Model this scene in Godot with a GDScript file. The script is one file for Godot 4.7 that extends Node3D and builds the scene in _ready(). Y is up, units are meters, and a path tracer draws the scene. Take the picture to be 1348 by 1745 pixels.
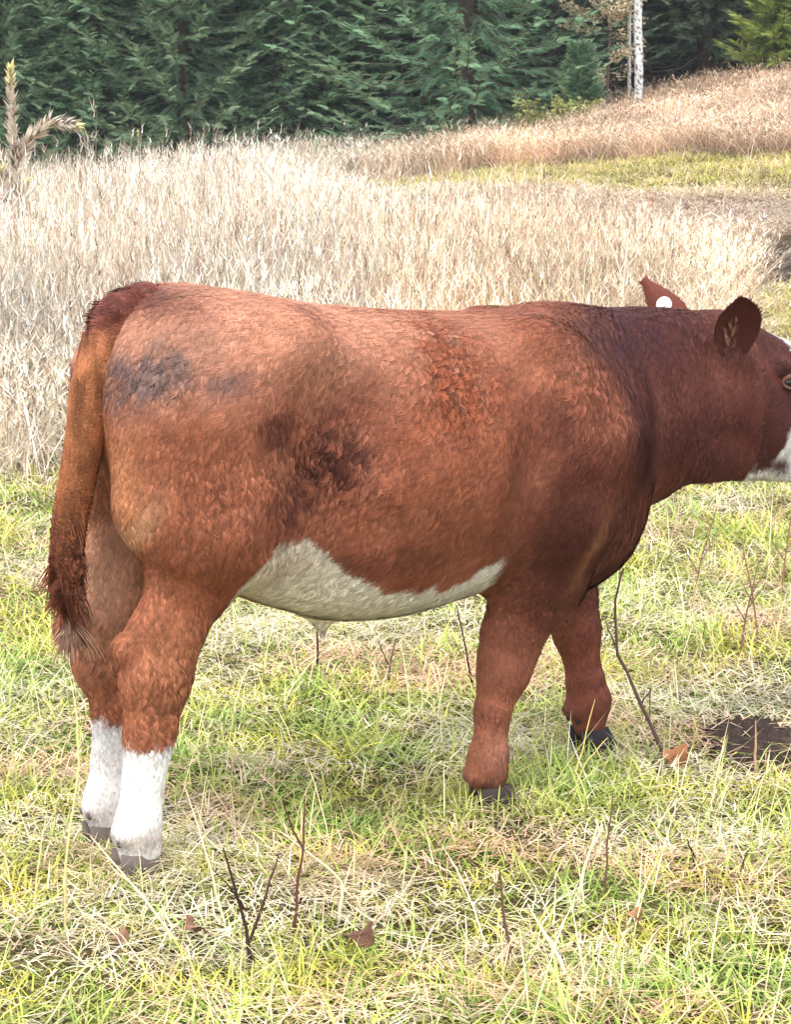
extends Node3D
# A red beef calf standing in a rough autumn pasture, tall dry grass and a fir wood behind it.

var rng := RandomNumberGenerator.new()
var nz := FastNoiseLite.new()
var nz2 := FastNoiseLite.new()
var names := {}

# ------------------------------------------------------------------ small helpers

class MB:
	var v := PackedVector3Array()
	var n := PackedVector3Array()
	var c := PackedColorArray()
	var i := PackedInt32Array()
	func pt(p: Vector3, col: Color) -> int:
		v.append(p)
		c.append(col)
		return v.size() - 1
	func tri(a: int, b: int, d: int) -> void:
		i.append(a)
		i.append(b)
		i.append(d)
	func quad(a: int, b: int, d: int, e: int) -> void:
		tri(a, b, d)
		tri(a, d, e)
	func mesh(smooth := false) -> ArrayMesh:
		var a := []
		a.resize(Mesh.ARRAY_MAX)
		a[Mesh.ARRAY_VERTEX] = v
		a[Mesh.ARRAY_COLOR] = c
		a[Mesh.ARRAY_INDEX] = i
		if smooth:
			var nn := PackedVector3Array()
			nn.resize(v.size())
			for k in range(0, i.size(), 3):
				var f := (v[i[k + 2]] - v[i[k]]).cross(v[i[k + 1]] - v[i[k]])
				nn[i[k]] += f
				nn[i[k + 1]] += f
				nn[i[k + 2]] += f
			for k in nn.size():
				nn[k] = nn[k].normalized() if nn[k].length_squared() > 1e-20 else Vector3.UP
			a[Mesh.ARRAY_NORMAL] = nn
			n = nn
		var m := ArrayMesh.new()
		m.add_surface_from_arrays(Mesh.PRIMITIVE_TRIANGLES, a)
		return m
	# a round rod through points with radii (closed ends); clockwise faces outwards
	func tube(pts: Array, radii: Array, col: Color, sides := 6, col2 := Color(-1, 0, 0)) -> void:
		var last := pts.size() - 1
		var ref := Vector3(0.31, 0.2, 0.93)
		var rings := []
		for k in pts.size():
			var d: Vector3 = (pts[mini(k + 1, last)] - pts[maxi(k - 1, 0)]).normalized()
			var u := d.cross(ref).normalized()
			var w := d.cross(u)
			var ring := []
			var cc := col if col2.r < 0 else col.lerp(col2, float(k) / last)
			for s in sides:
				var a := TAU * s / sides
				ring.append(pt(pts[k] + (u * cos(a) + w * sin(a)) * radii[k], cc))
			rings.append(ring)
		for k in last:
			for s in sides:
				var t := (s + 1) % sides
				quad(rings[k][s], rings[k][t], rings[k + 1][t], rings[k + 1][s])
		for s in range(1, sides - 1):
			tri(rings[0][0], rings[0][s + 1], rings[0][s])
			tri(rings[last][0], rings[last][s], rings[last][s + 1])
	# a bent blade: starts at p, heads off at yaw, rises by `up` (0 flat .. 1 upright), bends over by `bend`
	func blade(p: Vector3, yaw: float, up: float, length: float, bend: float, width: float, col: Color, tip: Color, segs := 3, twist := 0.0) -> void:
		var flat := Vector3(cos(yaw), 0, sin(yaw))
		var el := up * PI / 2
		var q := p
		var a0 := -1
		var b0 := -1
		for k in segs + 1:
			var t := float(k) / segs
			var s := flat.rotated(Vector3.UP, PI / 2 + twist * t)
			var w := width * (1.0 - 0.75 * t * t) * 0.5
			var cc := col.lerp(tip, t)
			var a := pt(q - s * w, cc)
			var b := pt(q + s * w, cc)
			if k > 0:
				quad(a0, b0, b, a)
			if k == segs - 1:
				# the tip is a single point
				var e1 := el - bend * (t + 0.5 / segs)
				q += (flat * cos(e1) + Vector3.UP * sin(e1)) * length / segs
				tri(a, b, pt(q, tip))
				return
			a0 = a
			b0 = b
			var e := el - bend * (t + 0.5 / segs)
			q += (flat * cos(e) + Vector3.UP * sin(e)) * length / segs

func numbered(called: String) -> String:
	var k: int = names.get(called, 0)
	names[called] = k + 1
	return called if k == 0 else "%s_%03d" % [called, k]

func tag(o: Node3D, label: String, category: String, group := "", kind := "") -> Node3D:
	if label:
		o.set_meta("label", label)
	if category:
		o.set_meta("category", category)
	if group:
		o.set_meta("group", group)
	if kind:
		o.set_meta("kind", kind)
	return o

func thing(called: String, label: String, category: String, at := Vector3.ZERO, turn := 0.0, group := "") -> Node3D:
	var o := Node3D.new()
	o.name = numbered(called)
	add_child(o, true)
	o.position = at
	o.rotation.y = turn
	tag(o, label, category, group)
	return o

func put(called: String, m: Mesh, mat: Material, parent: Node3D = null) -> MeshInstance3D:
	var o := MeshInstance3D.new()
	o.mesh = m
	o.material_override = null
	for k in m.get_surface_count():
		o.set_surface_override_material(k, mat)
	if parent == null:
		o.name = numbered(called)
		add_child(o, true)
	else:
		o.name = called
		parent.add_child(o, true)
	return o

func scatter(called: String, m: Mesh, mat: Material, where: Array, tint: PackedColorArray, parent: Node3D = null) -> MultiMeshInstance3D:
	var mm := MultiMesh.new()
	mm.transform_format = MultiMesh.TRANSFORM_3D
	mm.use_colors = true
	mm.mesh = m
	mm.instance_count = where.size()
	for k in where.size():
		mm.set_instance_transform(k, where[k])
		mm.set_instance_color(k, tint[k])
	var o := MultiMeshInstance3D.new()
	o.multimesh = mm
	o.material_override = mat
	o.set_meta("kind", "stuff")
	if parent == null:
		o.name = numbered(called)
		add_child(o, true)
	else:
		o.name = called
		parent.add_child(o, true)
	return o

func mat_of(rough := 0.9, backlight := 0.0, spec := 0.3) -> StandardMaterial3D:
	var m := StandardMaterial3D.new()
	m.vertex_color_use_as_albedo = true
	m.roughness = rough
	m.metallic_specular = spec
	m.cull_mode = BaseMaterial3D.CULL_DISABLED
	if backlight > 0:
		m.backlight_enabled = true
		m.backlight = Color(backlight, backlight, backlight)
	return m

func rr(a: float, b: float) -> float:
	return rng.randf_range(a, b)

func lin(r: int, g: int, b: int) -> Color:
	return Color8(r, g, b).srgb_to_linear()

# ------------------------------------------------------------------ the lie of the land

func sst(a: float, b: float, x: float) -> float:
	var t := clampf((x - a) / (b - a), 0, 1)
	return t * t * (3 - 2 * t)

func land(x: float, z: float) -> float:
	var d := -z
	var xx := clampf(x, -16, 16)
	var t := clampf((d - 8.0) / 32.0, 0, 1.0)
	t = t * t * (1.6 - 0.6 * t)
	var h := t * (-0.27 + xx * (0.222 if xx > 0 else 0.20))
	h += 0.26 * maxf(0, d - 46.0) * sst(46, 60, d) if d < 140 else 0.24 * 94.0
	h += 0.05 * nz.get_noise_2d(x * 18, z * 18) * sst(7, 12, d) + 0.02 * nz.get_noise_2d(x * 60 + 50, z * 60)
	return h

# how much tall dry grass grows here (0..1)
func tall_at(x: float, z: float) -> float:
	var d := -z
	var wob := 0.5 * nz.get_noise_2d(x * 30, z * 30)
	var front := 9.7 + 0.75 * maxf(0, x + 1.7) + wob
	var k := sst(front - 0.7, front + 0.7, d)
	# the short green clearing on the right
	var edge := 0.142 * d + 0.25 * wob
	if d < 21.5 + 0.6 * wob:
		k *= 1.0 - sst(edge - 0.06, edge + 0.12, x)
	# the mown track behind it
	var lane := absf(d - 35.0 + 1.55 * x - wob)
	k *= 1.0 - sst(4.3, 3.4, lane) * sst(-2.2, -0.6, x)
	k *= 1.0 - sst(43.5, 45.0, d)
	return k

func stalk_height(x: float, z: float) -> float:
	var d := -z
	var h := lerpf(1.0, 0.62, sst(-0.05, 0.15, x / d))
	h *= lerpf(1.0, 0.72, sst(34, 37, d + 1.55 * maxf(x, 0)) * sst(-0.08, 0.02, x / d))
	h *= lerpf(0.40, 1.0, sst(9.4, 11.6, d - 0.75 * maxf(0, x + 1.7)))
	h *= lerpf(1.0, 0.34, sst(17.0, 19.5, d) * sst(36.5, 35.0, d + 1.55 * x) * sst(-0.075, -0.02, x / d))
	return h * (1.0 + 0.45 * nz.get_noise_2d(x * 25 + 200, z * 25))

# ------------------------------------------------------------------ the calf's body as a field

var cap_a: Array[Vector3] = []
var cap_d: Array[Vector3] = []
var cap_q: Array[float] = []
var cap_r0: Array[float] = []
var cap_dr: Array[float] = []
var cap_iz: Array[float] = []
var cap_k: Array[float] = []
var pro_t := PackedFloat32Array()
var pro_b := PackedFloat32Array()
var pro_w := PackedFloat32Array()
var dent_from := 100000
const PX0 := -0.06
const PX1 := 1.43

func cap(a: Vector3, b: Vector3, ra: float, rb: float, kz := 1.0, k := 0.04) -> void:
	# a tapered limb between two joints, kz as wide as it is deep
	var iz := 1.0 / kz
	var az := Vector3(a.x, a.y, a.z * iz)
	var d := Vector3(b.x, b.y, b.z * iz) - az
	cap_a.append(az)
	cap_d.append(d)
	cap_q.append(1.0 / maxf(d.length_squared(), 1e-6))
	cap_r0.append(ra)
	cap_dr.append(rb - ra)
	cap_iz.append(iz)
	cap_k.append(k)

func cap_dist(p: Vector3, n: int) -> float:
	var q := Vector3(p.x, p.y, p.z * cap_iz[n]) - cap_a[n]
	var h := clampf(q.dot(cap_d[n]) * cap_q[n], 0.0, 1.0)
	var e := (q - cap_d[n] * h).length() - cap_r0[n] - cap_dr[n] * h
	return e if cap_iz[n] <= 1.0 else e * lerpf(1.0, 1.0 / cap_iz[n], absf(q.z) / (absf(q.x) + absf(q.y) + absf(q.z) + 1e-4))

func trunk_dist(p: Vector3) -> float:
	var f := clampf((p.x - PX0) * 100.0, 0.0, (PX1 - PX0) * 100.0 - 0.01)
	var i := int(f)
	var t := f - i
	var yt := lerpf(pro_t[i], pro_t[i + 1], t)
	var yb := lerpf(pro_b[i], pro_b[i + 1], t)
	var w := lerpf(pro_w[i], pro_w[i + 1], t)
	var yc := yb + (yt - yb) * 0.52
	var u := absf(p.z) / w
	var dy := p.y - yc
	var v := dy / (yt - yc) if dy > 0 else -dy / (yc - yb)
	var q := pow(pow(u, 2.35) + pow(v, 2.35), 1.0 / 2.35)
	var r := sqrt(dy * dy + p.z * p.z)
	var d := r * (1.0 - 1.0 / maxf(q, 0.02)) if r > 1e-4 else -0.1
	return maxf(d, maxf(PX0 - p.x, p.x - PX1))

func field(p: Vector3, use: PackedInt32Array) -> float:
	var d := trunk_dist(p)
	for n in use:
		var e := cap_dist(p, n)
		var k := cap_k[n]
		if n >= dent_from:
			# a hollow pressed into the body
			var o := maxf(k - absf(d + e), 0.0) / k
			d = maxf(d, -e) + o * o * k * 0.25
			continue
		var h := maxf(k - absf(d - e), 0.0) / k
		d = minf(d, e) - h * h * k * 0.25
	return d

func spline(xs: Array, ys: Array, x: float) -> float:
	var n := xs.size()
	var i := 0
	while i < n - 2 and x > xs[i + 1]:
		i += 1
	var t: float = clampf((x - xs[i]) / (xs[i + 1] - xs[i]), 0, 1)
	var h: float = xs[i + 1] - xs[i]
	var m0: float = (ys[i + 1] - ys[maxi(i - 1, 0)]) / (xs[i + 1] - xs[maxi(i - 1, 0)]) * h
	var m1: float = (ys[mini(i + 2, n - 1)] - ys[i]) / (xs[mini(i + 2, n - 1)] - xs[i]) * h
	var t2 := t * t
	var t3 := t2 * t
	return (2 * t3 - 3 * t2 + 1) * ys[i] + (t3 - 2 * t2 + t) * m0 + (-2 * t3 + 3 * t2) * ys[i + 1] + (t3 - t2) * m1

func calf_shape() -> void:
	var px := [-0.06, -0.02, 0.04, 0.12, 0.25, 0.40, 0.55, 0.70, 0.85, 1.00, 1.12, 1.24, 1.32, 1.37, 1.42]
	var pt := [1.13, 1.192, 1.236, 1.250, 1.240, 1.226, 1.210, 1.192, 1.180, 1.172, 1.165, 1.14, 1.09, 1.00, 0.86]
	var pb := [1.00, 0.93, 0.84, 0.72, 0.61, 0.54, 0.496, 0.493, 0.515, 0.530, 0.510, 0.505, 0.545, 0.62, 0.74]
	var pw := [0.035, 0.06, 0.105, 0.175, 0.245, 0.255, 0.272, 0.288, 0.285, 0.262, 0.235, 0.205, 0.17, 0.12, 0.04]
	var steps := int((PX1 - PX0) * 100.0) + 2
	for k in steps:
		var x := PX0 + k * 0.01
		pro_t.append(spline(px, pt, x))
		pro_b.append(spline(px, pb, x))
		pro_w.append(maxf(0.03, spline(px, pw, x)))
	for s in [1.0, -1.0]:
		# hip bone, haunch, buttock, stifle
		cap(Vector3(0.35, 1.12, 0.15 * s), Vector3(0.20, 1.12, 0.11 * s), 0.07, 0.09, 0.9, 0.18)
		cap(Vector3(0.18, 1.00, 0.13 * s), Vector3(0.19, 0.80, 0.145 * s), 0.185, 0.165, 0.72, 0.07)
		cap(Vector3(0.10, 1.08, 0.10 * s), Vector3(0.075, 0.83, 0.12 * s), 0.085, 0.10, 0.75, 0.09)
		cap(Vector3(0.22, 0.82, 0.185 * s), Vector3(0.285, 0.75, 0.18 * s), 0.10, 0.06, 0.62, 0.04)
		cap(Vector3(0.345, 1.145, 0.19 * s), Vector3(0.30, 1.15, 0.17 * s), 0.055, 0.05, 0.9, 0.08)
		# shoulder blade and upper arm
		cap(Vector3(1.03, 1.11, 0.13 * s), Vector3(1.15, 0.88, 0.19 * s), 0.045, 0.06, 0.9, 0.06)
		cap(Vector3(1.20, 0.82, 0.155 * s), Vector3(1.16, 0.76, 0.17 * s), 0.06, 0.06, 0.8, 0.05)
		cap(Vector3(1.06, 1.02, 0.125 * s), Vector3(1.13, 0.88, 0.17 * s), 0.10, 0.125, 0.7, 0.10)
		cap(Vector3(1.13, 0.88, 0.175 * s), Vector3(1.07, 0.72, 0.165 * s), 0.12, 0.13, 0.62, 0.03)
		# ribs swell, flank
		cap(Vector3(0.60, 0.86, 0.15 * s), Vector3(0.82, 0.84, 0.15 * s), 0.15, 0.15, 0.9, 0.06)
	for L in [[1.0, 0.0, 0.012, 0.115, 0.115], [-1.0, -0.05, 0.03, 0.10, 0.095]]:
		var s: float = L[0]
		var o: float = L[1]
		var z: float = s * L[3]
		var zf: float = s * L[4]
		var g: float = L[2]
		var h := lerpf(o, g, 0.4)
		# gaskin, hock, cannon, fetlock, pastern
		cap(Vector3(0.195, 0.78, z + 0.02 * s), Vector3(0.16 + o, 0.68, z), 0.135, 0.108, 0.62, 0.04)
		cap(Vector3(0.16 + o, 0.68, z), Vector3(0.092 + o, 0.545, z), 0.108, 0.076, 0.62, 0.03)
		cap(Vector3(0.135 + o, 0.60, z), Vector3(-0.006 + o, 0.522, z), 0.05, 0.030, 0.8, 0.022)
		cap(Vector3(0.09 + o, 0.545, z), Vector3(0.055 + h, 0.44, z), 0.076, 0.074, 0.68, 0.03)
		cap(Vector3(0.055 + h, 0.45, z), Vector3(0.030 + g, 0.32, z), 0.076, 0.053, 0.75, 0.03)
		cap(Vector3(0.030 + g, 0.33, z), Vector3(0.003 + g, 0.15, zf), 0.053, 0.047, 0.85, 0.03)
		cap(Vector3(-0.002 + g, 0.13, zf), Vector3(-0.004 + g, 0.10, zf), 0.050, 0.050, 0.9, 0.02)
		cap(Vector3(-0.042 + g, 0.105, zf - 0.02), Vector3(-0.042 + g, 0.105, zf + 0.02), 0.014, 0.014, 1.0, 0.02)
		cap(Vector3(-0.004 + g, 0.11, zf), Vector3(0.002 + g, 0.062, zf), 0.046, 0.046, 0.9, 0.02)
	cap(Vector3(0.52, 0.52, 0.0), Vector3(0.53, 0.466, 0.0), 0.026, 0.008, 0.8, 0.05)
	# near front leg
	var z1 := 0.10
	cap(Vector3(1.072, 0.72, 0.168), Vector3(1.04, 0.57, 0.12), 0.142, 0.125, 0.62, 0.03)
	cap(Vector3(1.045, 0.57, 0.118), Vector3(0.985, 0.43, z1), 0.122, 0.078, 0.65, 0.04)
	cap(Vector3(0.985, 0.43, z1), Vector3(0.958, 0.335, z1), 0.074, 0.062, 0.8, 0.03)
	cap(Vector3(0.958, 0.335, z1), Vector3(0.93, 0.25, z1), 0.060, 0.045, 0.85, 0.03)
	cap(Vector3(0.93, 0.25, z1), Vector3(0.921, 0.16, z1), 0.042, 0.043, 0.9, 0.02)
	cap(Vector3(1.0, 0.42, z1), Vector3(0.985, 0.37, z1), 0.052, 0.050, 0.8, 0.03)
	cap(Vector3(0.925, 0.385, z1), Vector3(0.922, 0.375, z1), 0.026, 0.024, 0.9, 0.03)
	cap(Vector3(0.918, 0.135, z1), Vector3(0.914, 0.115, z1), 0.048, 0.047, 0.92, 0.02)
	cap(Vector3(0.872, 0.092, z1 - 0.018), Vector3(0.872, 0.092, z1 + 0.018), 0.014, 0.014, 1.0, 0.02)
	cap(Vector3(0.914, 0.12, z1), Vector3(0.920, 0.085, z1), 0.046, 0.044, 0.92, 0.02)
	# far front leg, a step ahead
	var z2 := -0.13
	cap(Vector3(1.10, 0.74, -0.15), Vector3(1.20, 0.56, -0.125), 0.13, 0.115, 0.62, 0.05)
	cap(Vector3(1.20, 0.56, -0.125), Vector3(1.298, 0.43, z2), 0.11, 0.072, 0.7, 0.04)
	cap(Vector3(1.298, 0.43, z2), Vector3(1.322, 0.345, z2), 0.07, 0.060, 0.85, 0.03)
	cap(Vector3(1.322, 0.345, z2), Vector3(1.348, 0.23, z2), 0.058, 0.047, 0.85, 0.03)
	cap(Vector3(1.352, 0.20, z2), Vector3(1.364, 0.155, z2), 0.052, 0.058, 0.9, 0.02)
	cap(Vector3(1.312, 0.135, z2 - 0.018), Vector3(1.312, 0.135, z2 + 0.018), 0.015, 0.015, 1.0, 0.02)
	cap(Vector3(1.364, 0.15, z2), Vector3(1.366, 0.10, z2), 0.05, 0.045, 0.92, 0.02)
	# brisket, neck
	cap(Vector3(1.20, 0.615, 0.0), Vector3(1.26, 0.64, 0.0), 0.12, 0.10, 0.75, 0.06)
	cap(Vector3(1.18, 0.93, 0.0), Vector3(1.42, 0.92, 0.0), 0.215, 0.205, 0.62, 0.08)
	cap(Vector3(1.42, 0.92, 0.0), Vector3(1.60, 0.935, 0.0), 0.21, 0.185, 0.56, 0.06)
	cap(Vector3(1.12, 1.08, 0.0), Vector3(1.58, 1.06, 0.0), 0.07, 0.06, 0.9, 0.10)
	cap(Vector3(1.31, 0.72, 0.0), Vector3(1.50, 0.81, 0.0), 0.085, 0.075, 0.6, 0.06)
	# skull, forehead, cheeks, jaw, muzzle
	cap(Vector3(1.665, 1.055, 0.0), Vector3(1.80, 0.965, 0.0), 0.078, 0.105, 0.95, 0.05)
	cap(Vector3(1.64, 0.93, 0.065), Vector3(1.76, 0.86, 0.055), 0.115, 0.105, 0.6, 0.05)
	cap(Vector3(1.64, 0.93, -0.065), Vector3(1.76, 0.86, -0.055), 0.115, 0.105, 0.6, 0.05)
	cap(Vector3(1.60, 0.80, 0.055), Vector3(1.80, 0.755, 0.035), 0.075, 0.045, 0.6, 0.05)
	cap(Vector3(1.60, 0.80, -0.055), Vector3(1.80, 0.755, -0.035), 0.075, 0.045, 0.6, 0.05)
	cap(Vector3(1.83, 0.95, 0.0), Vector3(1.95, 0.82, 0.0), 0.085, 0.075, 0.9, 0.05)
	cap(Vector3(1.93, 0.815, 0.0), Vector3(1.985, 0.775, 0.0), 0.078, 0.065, 1.05, 0.04)
	cap(Vector3(1.80, 0.745, 0.0), Vector3(1.93, 0.72, 0.0), 0.042, 0.036, 1.2, 0.02)
	for s in [1.0, -1.0]:
		cap(Vector3(1.765, 1.005, 0.098 * s), Vector3(1.805, 0.985, 0.098 * s), 0.020, 0.018, 0.9, 0.025)
		cap(Vector3(1.64, 1.03, 0.07 * s), Vector3(1.63, 1.035, 0.088 * s), 0.035, 0.03, 1.0, 0.05)

	# hollows: flank, behind the shoulder, before the shoulder, above the hock
	dent_from = cap_a.size()
	for s in [1.0, -1.0]:
		cap(Vector3(0.45, 1.03, 0.385 * s), Vector3(0.47, 0.94, 0.40 * s), 0.15, 0.14, 1.0, 0.06)
		cap(Vector3(0.945, 0.98, 0.345 * s), Vector3(0.915, 0.66, 0.33 * s), 0.072, 0.08, 1.0, 0.035)
		cap(Vector3(0.36, 0.86, 0.335 * s), Vector3(0.50, 0.74, 0.335 * s), 0.09, 0.08, 1.0, 0.05)
		cap(Vector3(0.085, 0.645, 0.222 * s), Vector3(0.05, 0.56, 0.20 * s), 0.032, 0.022, 1.0, 0.03)

# surface nets over the blocks that the surface can cross
func skin(cell: float) -> MB:
	var lo := Vector3(-0.14, 0.03, -0.36)
	var hi := Vector3(2.08, 1.30, 0.36)
	var nx := int((hi.x - lo.x) / cell) + 2
	var ny := int((hi.y - lo.y) / cell) + 2
	var nzc := int((hi.z - lo.z) / cell) + 2
	var vals := PackedFloat32Array()
	vals.resize(nx * ny * nzc)
	vals.fill(9.0)
	var all := PackedInt32Array(range(cap_a.size()))
	var B := 6
	var half := B * cell * 0.5
	var reach := half * 1.75 + cell
	var sx := ny * nzc
	for bx in range(0, nx - 1, B):
		for by in range(0, ny - 1, B):
			for bz in range(0, nzc - 1, B):
				var c := lo + Vector3(bx, by, bz) * cell + Vector3.ONE * half
				var best := trunk_dist(c)
				var use := PackedInt32Array()
				for n in all:
					var e := cap_dist(c, n)
					if e < best and n < dent_from:
						best = e
					if e < reach + cap_k[n] + 0.07:
						use.append(n)
				if best > reach + 0.07 or best < -reach - 0.12:
					if best < 0:
						for i in range(bx, mini(bx + B, nx)):
							for j in range(by, mini(by + B, ny)):
								for k in range(bz, mini(bz + B, nzc)):
									vals[i * sx + j * nzc + k] = -1.0
					continue
				for i in range(bx, mini(bx + B, nx)):
					for j in range(by, mini(by + B, ny)):
						var at := i * sx + j * nzc
						for k in range(bz, mini(bz + B, nzc)):
							vals[at + k] = field(lo + Vector3(i, j, k) * cell, use)
	var ids := PackedInt32Array()
	ids.resize(vals.size())
	ids.fill(-1)
	var mb := MB.new()
	var off := [0, sx, nzc, sx + nzc, 1, sx + 1, nzc + 1, sx + nzc + 1]
	var cor: Array[Vector3] = []
	for n in 8:
		cor.append(Vector3(n & 1, (n >> 1) & 1, n >> 2))
	var ed := [[0, 1], [2, 3], [4, 5], [6, 7], [0, 2], [1, 3], [4, 6], [5, 7], [0, 4], [1, 5], [2, 6], [3, 7]]
	for i in nx - 1:
		for j in ny - 1:
			var at := i * sx + j * nzc
			for k in nzc - 1:
				var a := at + k
				var v0 := vals[a]
				if v0 > 0.05 or v0 < -0.05:
					continue
				var neg := 0
				for n in 8:
					if vals[a + off[n]] < 0:
						neg += 1
				if neg == 0 or neg == 8:
					continue
				var sum := Vector3.ZERO
				var cnt := 0
				for e in ed:
					var va := vals[a + off[e[0]]]
					var vb := vals[a + off[e[1]]]
					if (va < 0) != (vb < 0):
						sum += cor[e[0]].lerp(cor[e[1]], va / (va - vb))
						cnt += 1
				ids[a] = mb.pt(lo + (Vector3(i, j, k) + sum / cnt) * cell, Color.WHITE)
	for i in range(1, nx - 1):
		for j in range(1, ny - 1):
			var at := i * sx + j * nzc
			for k in range(1, nzc - 1):
				var a := at + k
				if ids[a] < 0:
					continue
				var inside := vals[a] < 0
				if inside != (vals[a + sx] < 0):
					_face(mb, ids[a], ids[a - nzc], ids[a - nzc - 1], ids[a - 1], inside)
				if inside != (vals[a + nzc] < 0):
					_face(mb, ids[a], ids[a - 1], ids[a - sx - 1], ids[a - sx], inside)
				if inside != (vals[a + 1] < 0):
					_face(mb, ids[a], ids[a - sx], ids[a - sx - nzc], ids[a - nzc], inside)
	return mb

func _face(mb: MB, a: int, b: int, c: int, d: int, inside: bool) -> void:
	if a < 0 or b < 0 or c < 0 or d < 0:
		return
	if inside:
		mb.quad(a, d, c, b)
	else:
		mb.quad(a, b, c, d)

# ------------------------------------------------------------------ coat colours (linear)

func blob(x: float, y: float, cx: float, cy: float, rx: float, ry: float, tilt := 0.0) -> float:
	var dx := x - cx
	var dy := y - cy
	var c := cos(tilt)
	var s := sin(tilt)
	var u := (dx * c + dy * s) / rx
	var v := (-dx * s + dy * c) / ry
	return exp(-(u * u + v * v))

func belly_line(x: float) -> float:
	return spline([0.10, 0.22, 0.29, 0.36, 0.47, 0.56, 0.69, 0.80, 0.87, 1.0, 1.12], [0.50, 0.62, 0.735, 0.75, 0.675, 0.615, 0.588, 0.606, 0.655, 0.60, 0.50], x)

# 0 red coat, 1 white
func white_at(p: Vector3) -> float:
	var w := 0.022 * nz.get_noise_3d(p.x * 900, p.y * 900, p.z * 900) + 0.008 * nz.get_noise_3d(p.x * 2500, p.y * 2500, p.z * 2500)
	if p.x < 0.2 and p.y < 0.34:
		return sst(0.312, 0.300, p.y + w + 0.05 * p.x)
	if p.y < 0.76 and p.x > 0.22 and p.x < 1.0 and p.y > 0.44:
		var leg := 0.0
		if p.x > 0.86 and absf(p.z) > 0.05:
			leg = sst(0.865, 0.90, p.x)
		var front := 0.225 + 0.42 * maxf(0, p.y - 0.60)   # front edge of the thigh
		if p.x < front and absf(p.z) > 0.06:
			leg = 1.0
		return sst(0.008, -0.008, p.y - belly_line(p.x) + w) * (1.0 - leg)
	if p.x > 1.68:
		# blaze down the forehead, white muzzle and chin
		var ridge := (p.x - 1.745) * 0.72 + (p.y - 1.145) * 0.70   # distance in front of the forehead line
		var fw := sst(-0.016, 0.0, ridge + w)
		var muz := sst(1.772, 1.788, p.x - 0.35 * (p.y - 0.80) + w) * sst(0.905, 0.885, p.y - 0.3 * (p.x - 1.80) + w)
		var chin := sst(0.756, 0.742, p.y + w) * sst(1.685, 1.70, p.x)
		return maxf(fw, maxf(muz, chin))
	return 0.0

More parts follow.
